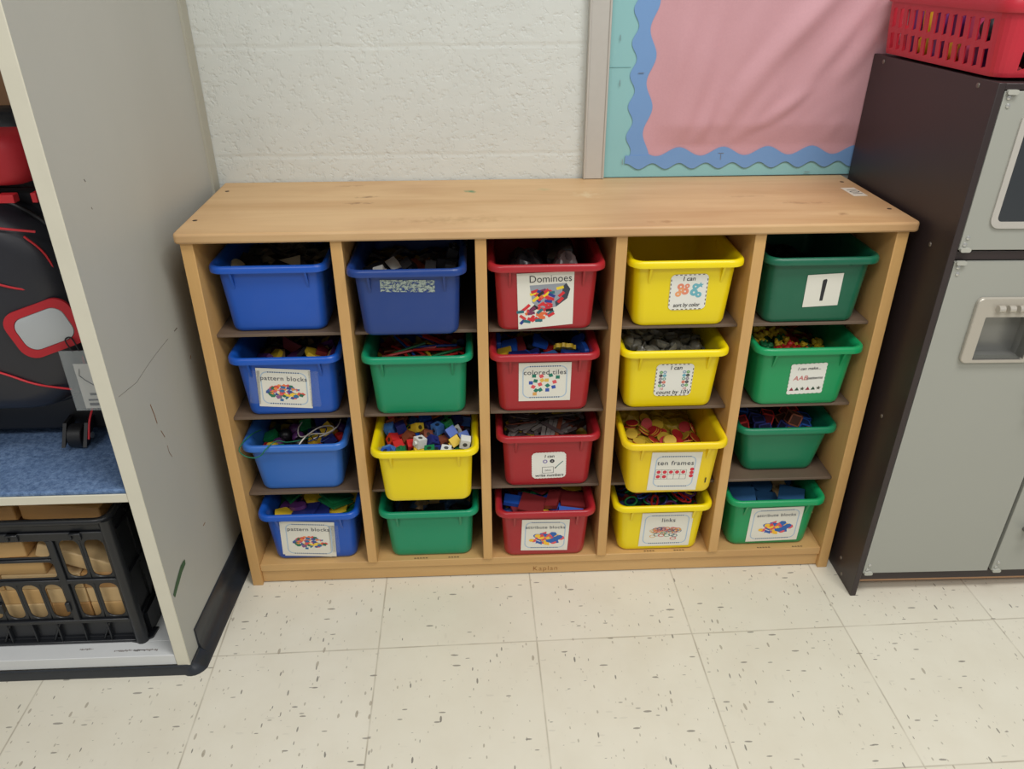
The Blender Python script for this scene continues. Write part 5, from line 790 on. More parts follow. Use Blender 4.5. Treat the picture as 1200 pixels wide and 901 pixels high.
def bag(key, cx, cy, z0, hx, hy, hz, m, seed, lab):
    rnd = random.Random(seed); bs = Vector(trays[key].location); b = MB(); rs = []; n = 28
    for j in range(13):
        a = PI*j/12-PI/2; row = []
        for i in range(n):
            th = 2*PI*i/n; rr = math.cos(a)**.6 if math.cos(a) > 0 else 0; wob = 1+.10*math.sin(5*th+seed+3*a)+rnd.uniform(-.07,.07)
            row.append((cx+hx*rr*wob*math.copysign(abs(math.cos(th))**.6, math.cos(th)), cy+hy*rr*wob*math.copysign(abs(math.sin(th))**.6, math.sin(th)), z0+hz+hz*math.sin(a)*(1+.12*math.sin(3*th+seed)*(a > 0))+(rnd.uniform(-.0015,.0015) if a > -.9 else 0)))
        rs.append(row)
    b.rings(rs); o = b.build('plastic_bag', m, smooth=30); o.location = bs; tag(o, lab, 'plastic bag', 'bags in the Dominoes tray')
bagm = M('black plastic bag', (34,34,38), .22); bag2 = M('cloudy plastic bag', (124,108,108), .25, trans=.3)
bag('31', -.034, .060, .004, .036, .045, .061, bagm, 1, 'black plastic bag at the left of the Dominoes tray')
bag('31', .034, .165, .004, .036, .045, .060, bagm, 4, 'black plastic bag at the back right of the Dominoes tray')
bag('31', .038, .048, .004, .026, .034, .061, bag2, 2, 'crumpled cloudy bag at the front of the Dominoes tray')
# ------------------------------------------------------------ grey cubby cabinet at the left
t = NT('grey painted panel'); n1 = t.noise(t.mapping((5,5,2)), 1, 4); n2 = t.noise(t.mapping((200,200,60)), 1, 3)
col = t.mix(n1.outputs[0], lin((166,167,160)), lin((178,178,171))); t.base(col); t.rough(.5); t.bump(n2.outputs[0], .0003, .5); grey_p = t.m
white_p = M('cream painted wood', (212,208,190), .45, var=.05, scale=25, bump=.0004)
cream = M('cream painted shelf', (206,208,208), .5, var=.04)
dark_in = M('cabinet inside', (120,116,106), .7)
cab = thing('cubby_cabinet', 'tall grey painted cubby cabinet with cream front edges at the left of the wooden unit', 'cabinet', (-.60,-.225,0))
def cb(b, name, m, **k):
    o = b.build(name, m, cab, **k); o.matrix_local = Matrix.Translation((.60,.225,0)); return o
b = MB(); b.prism([(-.597,-.225),(-.572,.331),(-.592,.331),(-.617,-.225)], .022, 1.75); cb(b, 'side_panel', grey_p)
b = MB(); b.box(-.621,-.597,-.2265,-.206,.020,1.75); cb(b, 'front_stile', white_p, bevel=.001)
b = MB(); b.box(-1.36,-1.336,-.2265,-.206,.02,1.75); cb(b, 'front_stile', white_p, bevel=.001)
b = MB(); b.box(-1.36,-1.34,-.205,.331,.02,1.75); cb(b, 'side_panel', grey_p)
b = MB(); b.box(-1.34,-.592,.318,.331,.02,1.75); cb(b, 'back_panel', dark_in)
b = MB(); b.box(-1.34,-.59,-.206,.318,1.73,1.75); cb(b, 'top_panel', white_p)
b = MB(); b.box(-1.336,-.6212,-.2255,-.21,.393,.409); cb(b, 'shelf_rail', white_p, bevel=.001)
b = MB(); b.add([(-1.34,-.21,.393),(-.617,-.21,.393),(-.594,.318,.393),(-1.34,.318,.393),(-1.34,-.21,.408),(-.617,-.21,.408),(-.594,.318,.408),(-1.34,.318,.408)], [(0,3,2,1),(4,5,6,7),(0,1,5,4),(1,2,6,5),(2,3,7,6),(3,0,4,7)]); cb(b, 'bench_shelf', white_p)
b = MB(); b.box(-1.338,-.6215,-.2255,-.19,.022,.046); b.box(-1.338,-.61,-.19,.318,.022,.046); cb(b, 'bottom_board', cream, bevel=.001)
b = MB(); b.prism([(-.5755,.300),(-.5685,.302),(-.567,.331),(-.575,.331)], .022, 1.75); cb(b, 'edge_trim', M('trim strip', (168,166,152), .5))
# carpet lining on the bench
t = NT('blue bench carpet'); n1 = t.noise(t.mapping((140,140,140)), 1, 4, .7); n2 = t.noise(t.mapping((22,22,22)), 1, 4)
t.base(t.mix(t.ramp(n1.outputs[0], [(.35, (0,)*3), (.65, (1,)*3)]), lin((70,96,134)), t.mix(n2.outputs[0], lin((96,124,164)), lin((124,150,186))))); t.rough(.95); t.bump(n1.outputs[0], .003, .8)
b = MB(); b.add([(-1.335,-.2245,.4085),(-.6215,-.2245,.4085),(-.596,.316,.4085),(-1.335,.316,.4085),(-1.335,-.2245,.4175),(-.6215,-.2245,.4175),(-.596,.316,.4175),(-1.335,.316,.4175)], [(0,3,2,1),(4,5,6,7),(0,1,5,4),(1,2,6,5),(2,3,7,6),(3,0,4,7)]); cb(b, 'carpet_lining', t.m, bevel=.003)
cove = M('black vinyl cove base', (40,44,50), .32, var=.12, scale=40)
def cove_sweep(path, top, toes=None):
    prof_ = lambda toe: [(0,0),(toe,0),(toe*.95,.004),(toe*.55,.012),(toe*.25,.021) if top > .03 else (toe*.3,.017),(.0035,min(.034,top*.9)),(.0035,top-.002),(.002,top),(0,top)]
    rs = []; P = [Vector((x, y, 0)) for x, y in path]; toes = toes or [.024]*len(P)
    for i, p in enumerate(P):
        d = (P[min(i+1, len(P)-1)]-P[max(i-1, 0)]).normalized(); nrm = Vector((d.y, -d.x, 0))
        if 0 < i < len(P)-1:
            d1 = (P[i]-P[i-1]).normalized(); n1_ = Vector((d1.y, -d1.x, 0)); nrm = nrm/max(.5, nrm.dot(n1_))
        rs.append([tuple(p+nrm*a+Vector((0,0,z))) for a, z in prof_(toes[i])])
    return MB().rings(rs)
arc = [(-.6085+.0125*math.cos(a), -.2135+.0125*math.sin(a)) for a in [-PI/2+PI/2*i/6 for i in range(7)]]
b = cove_sweep([(-1.37,-.2266)]+[(x-.0006,y-.0006) for x, y in arc]+[(-.5952,-.185)], .0215, [.005]+[.005+.019*q/6 for q in range(7)]+[.024]); cb(b, 'cove_base', cove, smooth=40)
b = cove_sweep([(-.5952,-.185),(-.5925,-.12),(-.5707,.331)], .067); cb(b, 'cove_base', cove, smooth=40)
# marks on the panel: a scrap of green tape, brown scratches
def on_side(y, z, off=.0006): return (-.597+.025*(y+.225)/.556+off, y, z)
b = MB(); pts = [(-.219,.186),(-.215,.176),(-.205,.181),(-.190,.187),(-.172,.195),(-.1535,.1985),(-.152,.208),(-.160,.210),(-.172,.2095),(-.185,.204),(-.200,.197)]
b.add([on_side(*p) for p in pts], [tuple(range(len(pts)))]); cb(b, 'green_tape_scrap', M('green tape', (50,84,54), .6))
def scratch(pts, wd, m):
    b = MB(); b.tube([on_side(*p, off=.0002) for p in pts], wd, 5, flat=.4); cb(b, 'scratch', m)
sc_b = M('brown scratch', (120,84,52), .8); sc_d = M('dark scratch', (92,84,74), .8)
scratch([(-.1313,.5203),(-.127,.498),(-.1254,.4805)], .0011, sc_b); scratch([(-.119,.462),(-.1123,.445)], .0008, sc_b); scratch([(-.1111,.4269),(-.1107,.412),(-.105,.400)], .0006, sc_b)
scratch([(.021,.5892),(.0086,.5883)], .0012, sc_d); scratch([(-.02,.587),(-.06,.585),(-.1007,.5818),(-.1542,.5742),(-.2137,.5816)], .0003, sc_d)
scratch([(-.0563,.2075),(-.0466,.208)], .0009, sc_b); scratch([(-.1506,.8941),(-.148,.890)], .0007, sc_d); scratch([(-.1502,.8542),(-.149,.851)], .0007, sc_d); scratch([(.05,.52),(.045,.515)], .0009, sc_b)
scr = M('pencil scribble', (120,112,108), .8)
for (x0, y0, n, s) in ((-.735,-.212,18,.0022),(-.80,-.206,8,.002),(-.70,-.2125,14,.002)):
    b = MB()
    for i in range(n): b.box(x0+i*.0032, x0+i*.0032+.0022, y0+random.uniform(-.0015,.0015), y0+random.uniform(.0018,.004), .0461, .0463)
    cb(b, 'scribble', scr)

# ------------------------------------------------------------ black crate of wooden blocks
crm = M('black crate plastic', (28,30,34), .35, var=.15, scale=30)
crate = thing('milk_crate', 'black plastic crate of wooden blocks in the bottom of the grey cubby cabinet', 'crate', (-.88,-.187,.0463))
CX0, CX1, CZ = -.19, .19, .285   # local x range, height; y 0..0.30
def slot(b, x0, x1, z0, z1, mx=.006, mz=.006, r=.010, y0=0, y1=.004):
    n = 5; cx, cz, hx, hz = (x0+x1)/2, (z0+z1)/2, (x1-x0)/2, (z1-z0)/2; r = min(r, hx-mx-.001, hz-mz-.001)
    inn = rrect(hx-mx, hz-mz, r, n); out = []
    for i, (a, c) in enumerate(inn):   # outer point in the same direction, on the rectangle corner of its quadrant
        q = i//(n+1); s = ((1,1),(-1,1),(-1,-1),(1,-1))[q]; k = i % (n+1)
        if q in (0, 2): e = (hx*s[0], c) if k < n/2-.1 else ((hx*s[0], hz*s[1]) if k < n/2+.6 else (a, hz*s[1]))
        else: e = (a, hz*s[1]) if k < n/2-.1 else ((hx*s[0], hz*s[1]) if k < n/2+.6 else (hx*s[0], c))
        out.append(e)
    f = lambda pts, y: [(cx+a, y, cz+c) for a, c in pts]
    b.rings([f(out, y1), f(out, y0), f(inn, y0), f(inn, y1), f(out, y1)], False, False)
def crate_panel(x0, x1):
    b = MB()
    def X(f): return x0+(x1-x0)*f
    w_ = x1-x0; ce = [.012, .100, .106, w_-.106, w_-.100, w_-.012]
    b.box(x0, x1, -.006, .006, .245, .262); b.box(x0, x1, -.001, .005, .262, CZ)     # upper band
    b.box(x0, x1, -.005, .004, .052, .060)
    for xx in (x0, x0+.098, x1-.110, x1-.012): b.box(xx, xx+.012, -.005, .004, .060, .245)
    b.box(x0, x1, -.004, .004, .146, .155)
    # lower row: two, four and two tall slots; upper row: two tall slots at the sides, two flat ones between
    for (a, c, k) in ((x0+.012, x0+.098, 2), (x0+.110, x1-.110, 4), (x1-.098, x1-.012, 2)):
        for i in range(k): slot(b, a+(c-a)*i/k, a+(c-a)*(i+1)/k, .060, .146, .005, .004, .013)
    for (a, c) in ((x0+.012, x0+.098), (x1-.098, x1-.012)):
        for i in range(2): slot(b, a+(c-a)*i/2, a+(c-a)*(i+1)/2, .155, .245, .005, .004, .013)
    slot(b, x0+.110, x1-.110, .155, .196, .004, .003, .008); slot(b, x0+.110, x1-.110, .202, .245, .004, .003, .008); b.box(x0+.110, x1-.110, -.003, .004, .196, .202)
    # base skirt with ribs
    b.box(x0+.004, x1-.004, .006, .010, .004, .052); b.box(x0+.002, x1-.002, -.004, .010, .0, .006)
    for i in range(9): xx = x0+.008+(w_-.02)*i/8; b.box(xx, xx+.003, -.003, .008, .004, .052)
    for i in (1, 3, 5, 7):
        xx = x0+.008+(w_-.02)*i/8; b.add([(xx+.003,-.001,.048),(xx+.007,-.001,.048),(xx-.011,-.001,.008),(xx-.015,-.001,.008),(xx+.003,.006,.048),(xx+.007,.006,.048),(xx-.011,.006,.008),(xx-.015,.006,.008)], [(0,1,2,3),(4,7,6,5),(0,3,7,4),(1,5,6,2),(0,4,5,1),(2,6,7,3)])
    for xx in (x0+.16, x1-.17, x1-.065): b.box(xx, xx+.004, -.010, 0, .248, .260); b.box(xx+.016, xx+.020, -.010, 0, .248, .260); b.box(xx, xx+.020, -.010, 0, .258, .262)
    for xx in (x0+.095, x1-.112, x0+.15): b.box(xx-.002, xx+.006, -.009, 0, .085, .105)
    return b
crate_panel(CX0, CX1).build('slotted_side', crm, crate, bevel=.0012, seg=1)
o = crate_panel(CX0, CX1).build('slotted_side', crm, crate, bevel=.0012, seg=1); o.rotation_euler = (0,0,PI); o.location = (0,.30,0)
for s in (-1, 1):
    b = MB(); b.box(-.003,.003,.004,.296,.006,CZ); [b.box(-.007,.007,.006,.294,z,z+.007) for z in (.05,.146,.245)]; [b.box(-.006,.006,y,y+.008,.006,.262) for y in (.06,.11,.18,.23)]; o = b.build('ribbed_side', crm, crate); o.location = (s*(CX1-.002),0,0)
    for y in (0, .30):
        b = MB(); b.cyl((s*(CX1-.002), y+(.002 if y == 0 else -.002), .0), .0115, CZ, n=14); b.build('corner_post', crm, crate, smooth=40)
b = MB(); b.box(CX0+.003, CX1-.003, .003, .297, .006, .012); b.build('crate_floor', crm, crate)
b = MB(); b.tube([(x, y+.15, CZ) for x, y in rrect(CX1+.003, .155, .02, 5)], .006, 8, closed=True); b.build('rim', crm, crate, smooth=50)
for s in (-1,1):
    b = MB(); b.prism([(s*(CX1-.02),-.004),(s*(CX1-.002),-.008),(s*(CX1+.016),.006),(s*(CX1+.018),.03),(s*(CX1+.002),.03)], 0, .004)
    b.box(min(s*(CX1+.002),s*(CX1+.010)), max(s*(CX1+.002),s*(CX1+.010)), .02,.28,.0,.05); b.build('base_flange', crm, crate)
# wooden unit blocks inside the crate
wb = [wood('unit block maple', (222,184,126), (210,168,108), 'X', (200,152,92), .5), wood('unit block tan', (204,158,100), (192,146,90), 'X', (180,130,78), .5), wood('unit block pale', (226,196,146), (214,180,128), 'X', (204,166,112), .5)]
rnd = random.Random(21)
def ublock(x, y, z, lx_, ly_, lz_, rz=0, ry=0, mi=0, lab='plain wooden block inside the black crate'):
    b = MB(); b.box(-lx_/2, lx_/2, -ly_/2, ly_/2, -lz_/2, lz_/2); o = b.build('wooden_block', wb[mi], bevel=.0022, seg=2)
    o.location = (-.88+x, -.187+y, .0463+z); o.rotation_euler = (0, ry, rz)
    tag(o, lab, 'block', 'wooden blocks in the black crate')
zc = .0125
for lay in range(4):
    hgt = .0342; z = zc+hgt/2+lay*(hgt+.0004)
    for row, (yy, dp) in enumerate(((.048,.068),(.122,.068),(.196,.068))):
        x = -.176
        while x < .125:
            ln = .138 if (rnd.random() < .45 and x < .03) else .068
            if x+ln > .178: break
            ublock(x+ln/2, yy+.004, z, ln, dp, hgt, 0, 0, rnd.randrange(3)); x += ln+.0025
top = zc+4*.0346
LB_ = [('long pale block lying tilted behind the right upper slots of the crate', .106,.050,.178,.140,.060,.030,0,.42,2), ('block showing in the flat upper opening of the crate', -.02,.052,top+.0175,.132,.066,.034,0,0,0), ('block in the flat upper opening nearest the left frame edge', -.125,.052,top+.0175,.07,.066,.034,0,0,2),
  ('upper of the two stacked blocks in the flat upper opening', -.05,.055,top+.0525,.136,.066,.034,.05,0,0), ('short block beside the tilted plank in the crate', .060,.066,top+.0175,.024,.05,.034,0,0,1),
  ('block lying on the crate load just above its front rim', .085,.095,top+.104,.15,.075,.034,-.12,.0,1), ('darker block above the crate rim at the photo left', -.078,.09,top+.104,.15,.075,.034,.1,0,1),
  ('block under the top layer, right part of the crate', .10,.16,top+.0175,.14,.068,.034,0,0,0), ('block under the top layer, middle of the crate', -.05,.14,top+.0175,.138,.068,.034,0,0,2),
  ('supporting block in the crate middle', .11,.15,top+.0525,.138,.068,.034,0,0,0), ('supporting block at the left middle', -.06,.14,top+.0525,.138,.068,.034,0,0,0), ('block behind the top layer', -.01,.20,top+.0875-.0175*0,.14,.068,.034,0,0,2),
  ('block beneath the dark top block', -.07,.085,top+.0871,.13,.06,.0005+.001,0,0,1)]
for l_, x, y, z, a, c2, d, rz, ry, mi in LB_[:-1]: ublock(x, y, z, a, c2, d, rz, ry, mi, 'wooden '+l_)

# ------------------------------------------------------------ wheeled backpack on the bench
bk = M('black nylon', (30,31,36), .5, var=.15, scale=120, bump=.0006); bkp = M('black padded pocket', (36,37,44), .42, var=.1, scale=60)
redp = M('red piping', (196,36,46), .5); redf = M('red fabric', (178,28,40), .6, bump=.001); rub = M('black rubber', (24,24,26), .45); gr_pl = M('grey reflective patch', (176,180,182), .3, var=.05, scale=8)
bp_ = thing('wheeled_backpack', 'black rolling backpack with red piping and a grey patch standing on the blue bench carpet', 'backpack', (-.84,-.06,.4178))
b = MB(); rs = []
for z, hx, hy, r in ((.045,.150,.055,.03),(.052,.165,.066,.035),(.10,.172,.072,.04),(.30,.174,.072,.04),(.46,.165,.068,.04),(.52,.14,.055,.04),(.545,.10,.035,.03)):
    rs.append([(x, y+.075, z) for x, y in rrect(hx, hy, r, 6)])
b.rings(rs); b.build('main_compartment', bk, bp_, smooth=60)
def pocket(hx, z0, z1, y0, y1, name, m, cx=0, rr=.09):
    b = MB(); rs = []; hz = (z1-z0)/2
    for f, s in ((0,1),(.35,1),(.7,.97),(.9,.90),(1,.78)):
        rs.append([(cx+x, y0+(y1-y0)*f, (z0+z1)/2+z) for x, z in rrect(hx*s, hz*s, min(rr*s, hz*s*.95), 9)])
    return b.rings(rs).build(name, m, bp_, smooth=60)
pocket(.168, .085, .435, .012, -.078, 'front_pocket', bkp, 0, .125)
b = MB(); b.tube([(x, -.020, .26+z) for x, z in rrect(.1695, .1765, .127, 10)], .0045, 8, closed=True); b.build('pocket_piping', rub, bp_, smooth=60)
pocket(.135, .455, .528, .02, -.055, 'top_pocket', redf, .02, .03)
b = MB(); b.tube([(x, -.012, .443) for x in (-.15,-.05,.05,.155)], .0045, 6); b.build('zip_line', rub, bp_)
MB().box(.105,.128,-.065,-.050,.437,.449).build('red_zip_pull', redp, bp_, bevel=.001); MB().box(.150,.158,-.060,-.045,.436,.450).build('red_zip_pull', redp, bp_, bevel=.001)
# plain red piping on the pocket front
def pipe(pts): MB().tube(curve([(x, y, z) for x, y, z in pts], 6), .0018, 6).build('red_piping', redp, bp_, smooth=60)
fy = lambda x, z: -.079
pipe([(.145,-.066,.395),(.10,-.0785,.405),(.06,-.0795,.412),(.0,-.0795,.415),(-.1,-.0785,.41)])
pipe([(.150,-.062,.30),(.10,-.0785,.312),(.04,-.0795,.33),(-.02,-.0795,.335),(-.1,-.0785,.33)])
pipe([(.13,-.072,.135),(.08,-.0795,.150),(.02,-.0795,.175),(-.05,-.0795,.180),(-.12,-.0785,.17)])
pipe([(.155,-.058,.155),(.152,-.058,.235),(.15,-.060,.345),(.13,-.072,.39)])
# grey patch with a red surround
b = MB(); po = rrect(.054, .040, .024, 7); pi_ = rrect(.041, .028, .018, 7)
b.rings([[(x, -.0005, z) for x, z in po], [(x, -.005, z) for x, z in po], [(x, -.006, z) for x, z in pi_], [(x, -.002, z) for x, z in pi_]], True, True)
o = b.build('patch_surround', redf, bp_, smooth=50); o.location = (.122,-.0755,.246); o.rotation_euler = (0,-.32,0.08)
b = MB(); b.rings([[(x, -.002, z) for x, z in pi_], [(x*.97, -.0062, z*.97) for x, z in pi_], [(x*.7, -.0085, z*.7) for x, z in pi_]]); q = b.build('grey_patch', gr_pl, o, smooth=50)
# lower frame and wheels
b = MB(); b.prism([(-.15,0),(.18,0),(.192,.03),(.192,.115),(-.172,.115),(-.172,.03)], -.004, .13, ax='Y'); b.v = [(x, y, z+.018) for x, y, z in b.v]; b.build('base_frame', rub, bp_, bevel=.006)
for x in (-.12, .092):
    b = MB(); b.cyl((x-.011, -.030, .0215), .0212, .024, 'X', 20); b.cyl((x-.013,-.030,.0215), .008, .028, 'X', 14); wl = b.build('wheel', rub, bp_, bevel=.002)
    b = MB(); b.prism([(-.055,.012),(-.03,.046),(.045,.05),(.045,.02),(.0,.036)], x-.020, x-.014, ax='X'); b.prism([(-.055,.012),(-.03,.046),(.045,.05),(.045,.02),(.0,.036)], x+.016, x+.022, ax='X'); b.build('wheel_fork', rub, bp_)
    b = MB(); b.cyl((x+.0225,-.030,.0215), .0055, .002, 'X', 12); b.build('wheel_hub', M('grey hub', (110,114,118), .4), bp_)
    pipe([(x+.024,-.045,.022),(x+.026,-.028,.052),(x+.030,.0,.075)])
# tag in its clear holder hanging from the backpack
tg = thing('luggage_tag', 'clear plastic tag holder with a white printed card hanging beside the backpack', 'tag', (-.670,-.150,.575))
film = M('clear tag plastic', (170,176,178), .12, alpha=.35)
b = MB(); b.box(-.032,.05,-.0015,.0015,-.052,.055); o = b.build('clear_holder', film, tg, bevel=.001)
MB().box(-.016,.048,-.0005,.0005,-.048,.032).build('card', M('tag card', (214,212,206), .6), tg)
b = MB(); b.box(-.003,.020,-.0009,-.0006,-.024,-.020); b.box(-.008,.026,-.0009,-.0006,-.034,-.031); b.box(-.008,.030,-.0009,-.0006,-.043,-.038); b.tube([(-.008,-.0009,.024),(-.011,-.0009,.012),(-.004,-.0009,.004),(.008,-.0009,-.006)], .0012, 5, flat=.2); b.build('printing', grey_ink, tg)
MB().tube(curve([(-.010,0,.052),(-.02,.006,.07),(-.012,.010,.072),(-.0,.0,.054)]), .0012, 6).build('loop', rub, tg)
# boxes behind the backpack
b = MB(); b.box(-.12,.12,-.085,.085,0,.515); b.box(-.125,.125,-.09,.09,.50,.520); o = b.build('plastic_bin', M('dark grey plastic bin', (84,86,92), .4), bevel=.004); o.location = (-.925,.205,.4178); tag(o, 'tall dark grey plastic bin standing behind the backpack', 'bin')
b = MB(); b.box(-.13,.13,-.085,.085,0,.14); o = b.build('cardboard_box', M('brown cardboard', (150,112,80), .8), bevel=.002); o.location = (-.935,.205,.9382); tag(o, 'brown cardboard box resting on the dark grey bin at the top left', 'box')

# ------------------------------------------------------------ toy refrigerator at the right
dk = M('dark brown laminate', (50,40,40), .42, var=.05, scale=6); gy = M('grey green door laminate', (160,161,152), .4, var=.025, scale=5); sil = M('silver plastic', (186,180,168), .33, .3, var=.03)
chrome = M('bright screw', (200,200,196), .25, .7); pb = M('raw particle board', (178,138,104), .8)
fg = thing('toy_refrigerator', 'dark brown and grey wooden play refrigerator standing at the right of the wooden unit', 'toy refrigerator', (.704,-.088,0)); fg.rotation_euler = (0,.0135,0)
MB().box(0,.0115,0,.405,.0,1.0).build('side_panel', dk, fg, bevel=.0012)
MB().box(.5455,.557,0,.405,.0,1.0).build('side_panel', dk, fg, bevel=.0012)
MB().box(.0117,.5453,.001,.405,.990,.9995).build('top_panel', dk, fg, bevel=.001)
MB().box(.0117,.5453,.006,.38,.7275,.7425).build('rail', dk, fg, bevel=.001)
MB().box(.0117,.5453,.008,.38,.037,.0585).build('rail', dk, fg, bevel=.001)
MB().box(.0117,.5453,.012,.38,.0295,.0368).build('bottom_edge', pb, fg)
MB().box(.0117,.5453,.385,.40,.03,.99).build('back_panel', dk, fg)
MB().box(.2725,.2835,.012,.38,.0587,.7273).build('divider', dk, fg); MB().box(.2725,.2835,.012,.38,.7427,.9898).build('divider', dk, fg)
def door(x0, x1, z0, z1): return MB().box(x0, x1, .0015, .0145, z0, z1).build('door', gy, fg, bevel=.001)
d1 = door(.0135,.2735,.0605,.7255); d2 = door(.2815,.5435,.0605,.7255); d3 = door(.0135,.2735,.7455,.9885); d4 = door(.2815,.5435,.7455,.9885)
def disp_fr(d, x0, x1, z0, z1, ix0, ix1, iz0, iz1):
    b = MB(); cx, cz = (x0+x1)/2, (z0+z1)/2; o_ = rrect((x1-x0)/2, (z1-z0)/2, .010, 6); i_ = [(x+(ix0+ix1)/2-cx, z+(iz0+iz1)/2-cz) for x, z in rrect((ix1-ix0)/2, (iz1-iz0)/2, .002, 6)]
    f = lambda pts, y: [(cx+a, y, cz+c) for a, c in pts]
    return b, f, o_, i_
# ice dispenser: raised plate with a deep recess and three rollers (the recess is a tray let into the door)
b, f, o_, i_ = disp_fr(d1, .0705,.2155,.543,.664,.0905,.1815,.549,.630)
b.rings([f(o_, .001), f(o_, -.0045), f([(x*.985, z*.985) for x, z in o_], -.006), f(i_, -.006), f(i_, .001)], False, False); pl = b.build('dispenser_plate', sil, d1, smooth=35)
b = MB(); x0, x1, z0, z1 = .0905,.1815,.549,.630
b.add([(x,y,z) for y in (-.004,.030) for x, z in ((x0,z0),(x1,z0),(x1,z1),(x0,z1))], [(4,5,6,7),(0,1,5,4),(1,2,6,5),(2,3,7,6),(3,0,4,7)]); b.build('recess', M('recess silver', (150,150,146), .32, .5, var=.03), pl)
md = d1.modifiers.new('cut', 'BOOLEAN'); cu2 = MB().box(x0+.0003, x1-.0003, -.02, .05, z0+.0003, z1-.0003).mesh('cut', gy)
# cut the opening through the door by building it from four pieces instead of a boolean
d1.modifiers.remove(md); bpy.data.meshes.remove(cu2)
b = MB(); X0, X1, Z0, Z1 = .0135,.2735,.0605,.7255
xs_, zs_ = (X0, x0, x1, X1), (Z0, z0, z1, Z1); vs = [(x, y, z) for y in (.0015, .0145) for z in zs_ for x in xs_]; fs = []
for j in range(3):
    for i in range(3):
        if (i, j) == (1, 1): continue
        a = j*4+i; fs += [(a, a+1, a+5, a+4), (16+a, 16+a+4, 16+a+5, 16+a+1)]
for i in range(3): fs += [(i, 16+i, 17+i, i+1), (12+i, 13+i, 29+i, 28+i), (i*4, i*4+4, 20+i*4, 16+i*4), (i*4+3, 19+i*4, 23+i*4, i*4+7)]
fs += [(5,6,22,21),(9,25,26,10),(5,21,25,9),(6,10,26,22)]
d1.modifiers.clear(); old = d1.data; d1.data = b.add(vs, fs).mesh('door', gy); bpy.data.meshes.remove(old)
for x in (.1035,.1215,.1395,.1575): 
    b = MB(); b.cyl((x,-.0105,.6465), .0063, .0105, 'X', 20); b.build('roller', sil, pl, smooth=40)
# oven-like window in the upper door
b, f, o_, i_ = disp_fr(d3, .0505,.2455,.782,.962,.0605,.2355,.793,.951); i_ = [(x, z) for x, z in rrect(.0875, .079, .008, 6)]; o_ = rrect(.0975, .090, .016, 6)
b.rings([f(o_, .0015), f(o_, -.0015), f(i_, -.0015), f(i_, .0005)], False, False); wf = b.build('window_frame', M('silver window print', (184,180,172), .4), d3)
cx, cz = .148, .872; b = MB(); b.rings([[(cx+x, .0012, cz+z) for x, z in i_], [(cx+x, -.0004, cz+z) for x, z in i_]]); b.build('dark_window', M('dark window', (52,56,60), .2), wf)
for (x, z, d, s) in ((.016,.983,d3,-1),(.016,.751,d3,1),(.016,.720,d1,-1),(.016,.066,d1,1),(.284,.066,d2,1),(.284,.720,d2,-1)):
    b = MB(); b.prism(rrect(.0085,.0035,.003,3), -.0035, .0015, ax='Y'); b.v = [(vx+x+.0075, vy, vz+z-s*.0045) for vx, vy, vz in b.v]; hg = b.build('hinge', M('clear hinge plastic', (176,176,166), .2), d)
    for k, dx in ((1,.0075),(2,.0095)):
        b = MB(); b.lathe([(.0001,0),(.0036,0),(.0032,.0012),(.0012,.002),(.0001,.0021)], n=14); b.v = [(vx+x+dx-.002, .0014-vz, vy+z+s*(.0035+(k-1)*.0115)) for vx, vy, vz in b.v]; b.build('screw', chrome, d, smooth=40)
for (y, z) in ((.361,.996),(.050,.996),(.060,.736),(.063,.397),(.068,.044),(.050,.015),(.34,.736),(.34,.397)):
    b = MB(); b.lathe([(.0001,0),(.0042,0),(.0036,.001),(.0014,.0016),(.0001,.0017)], n=14); b.v = [(-.0-vz, vx+y, vy+min(z,.990)) for vx, vy, vz in b.v]; b.build('screw', M('dark steel screw', (120,112,104), .35, .6), fg, smooth=40)
for d, x, z in ((d1,.235,.46),(d2,.318,.168)):
    b = MB(); b.lathe([(.0001,0),(.006,0),(.005,.010),(.010,.016),(.010,.020),(.006,.023),(.0001,.0235)], n=18); b.v = [(vx+x, .0015-vz, vy+z) for vx, vy, vz in b.v]; b.build('door_knob', M('grey knob', (110,108,104), .4, .4), d, smooth=40)

# ------------------------------------------------------------ red basket of toys on top
rd = M('red basket plastic', (190,40,56), .38, var=.05)
bz = 1.0052
bs = thing('plastic_basket', 'red slotted plastic basket of small toys on top of the toy refrigerator', 'basket', (.722,-.068,bz))
BW, BD, BH = .24, .364, .098
def per(off): # outline points with flags; local x 0..BW, y 0..BD
    pts = []
    r = .022+off; x0, x1, y0, y1 = -off, BW+off, -off, BD+off
    return r, x0, x1, y0, y1
def outline(off):
    r, x0, x1, y0, y1 = per(off); P = []
    def seg(p, q, n):
        for i in range(n): t_ = (i//3*3+(0, .75, 2.25)[i % 3])/n; P.append((p[0]+(q[0]-p[0])*t_, p[1]+(q[1]-p[1])*t_))
    def cor(cx, cy, a):
        for i in range(6): P.append((cx+r*math.cos(a+PI/2*i/6), cy+r*math.sin(a+PI/2*i/6)))
    seg((x0, y1-r), (x0, y0+r), 13*3); cor(x0+r, y0+r, PI); seg((x0+r, y0), (x1-r, y0), 8*3); cor(x1-r, y0+r, 1.5*PI)
    seg((x1, y0+r), (x1, y1-r), 13*3); cor(x1-r, y1-r, 0); seg((x1-r, y1), (x0+r, y1), 8*3); cor(x0+r, y1-r, PI/2); return P
lev = [(0,.0),(.005,.001),(.0115,.0015),(.017,.002),(.030,.0032),(.0345,.0036),(.0475,.0045),(.053,.0049),(.070,.0062),(.0750,.0066),(.088,.007)]
b = MB(); n = None; rs = []
for z, off in lev: rs.append([(x, y, z) for x, y in outline(off)])
n = len(rs[0]); vs = [list(p) for r in rs for p in r]
slots = []
st_ = 0
for cnt in (39, 24, 39, 24): slots += [(st_+i) for i in range(cnt) if i % 3 == 1]; st_ += cnt+6
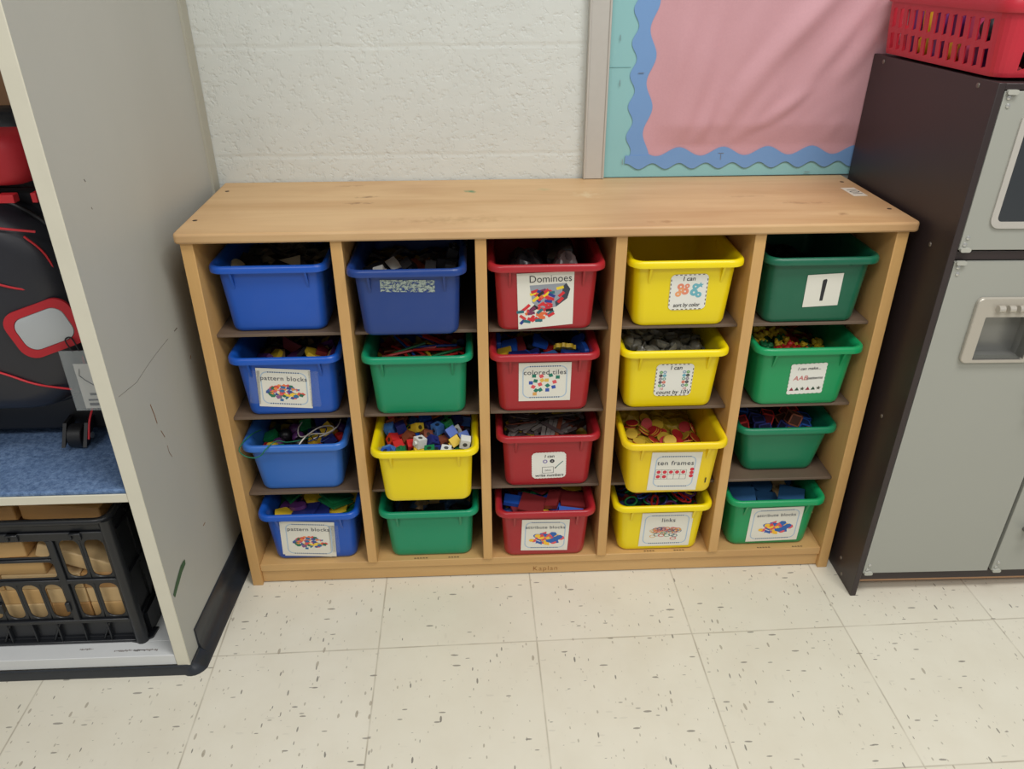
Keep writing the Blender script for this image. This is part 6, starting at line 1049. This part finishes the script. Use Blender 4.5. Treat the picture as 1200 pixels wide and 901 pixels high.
holes = set()
for i in slots:
    for a, c in ((2, 5), (6, 9)):
        for k in range(a, c): holes.add((k, i))
        vs[a*n+i][2] -= .0035; vs[c*n+(i+1) % n][2] += .0035-.001   # slanted slot ends
fs = []
for k in range(len(lev)-1):
    for i in range(n):
        if (k, i) in holes: continue
        j = (i+1) % n; fs.append((k*n+i, k*n+j, (k+1)*n+j, (k+1)*n+i))
fs.append(tuple(range(n))[::-1]); b.add([tuple(v) for v in vs], fs); b.build('slotted_body', rd, bs, solid=.0022)
b = MB(); rr_ = lambda off, z: [(x, y, z) for x, y in outline(off)]
b.rings([rr_(.0065,.086), rr_(.0125,.086), rr_(.0135,.088), rr_(.0135,.102), rr_(.012,.1045), rr_(.0055,.1045), rr_(.0045,.102), rr_(.0045,.09), rr_(.0065,.086)], False, False); b.build('rim', rd, bs, smooth=40)
TC = [('purple',(110,44,110)),('yellow',(234,190,40)),('purple',(130,60,130)),('yellow',(228,170,50)),('pink',(190,70,110)),('purple',(96,30,90)),('black',(30,28,34)),('green',(96,150,60)),('black',(38,34,40)),('green',(120,180,70)),('orange',(220,120,50)),('red',(180,40,50))]
k = 0; rnd = random.Random(8)
for lay in range(2):
    for iy in range(7):
        for ix in range(3 if iy < 2 or lay else 2):
            cn, rgb = TC[(6-iy if ix == 0 else rnd.randrange(12))] if lay == 0 else TC[([8,6,4,5,0,1,2,3][iy] if ix == 0 else rnd.randrange(12))]
            shp = rnd.choice(('egg','cup','blocky')); nm = {'egg':'toy_egg','cup':'toy_cup','blocky':'toy_brick'}[shp]
            b = MB()
            if shp == 'egg': b.ball((0,0,0), .0185, 14, sc=(1.1,1,1))
            elif shp == 'cup': b.lathe([(.001,-.018),(.015,-.018),(.0185,.017),(.0165,.0175),(.0135,-.014),(.001,-.014)], n=18)
            else: b.box(-.017,.017,-.017,.017,-.0175,.0175)
            o = b.build(nm, M('basket toy '+cn+str(rgb[0]), rgb, .4), smooth=50 if shp != 'blocky' else 0, bevel=0 if shp != 'blocky' else .003)
            o.location = (.722+.024+ix*.046, -.068+.030+iy*.044, bz+.0215+lay*.0385); o.rotation_euler = (0,0,rnd.uniform(-.3,.3))
            tag(o, f"{cn} plastic {nm.replace('_',' ')} seen through the slots of the red basket", 'toy', 'toys in the red basket')
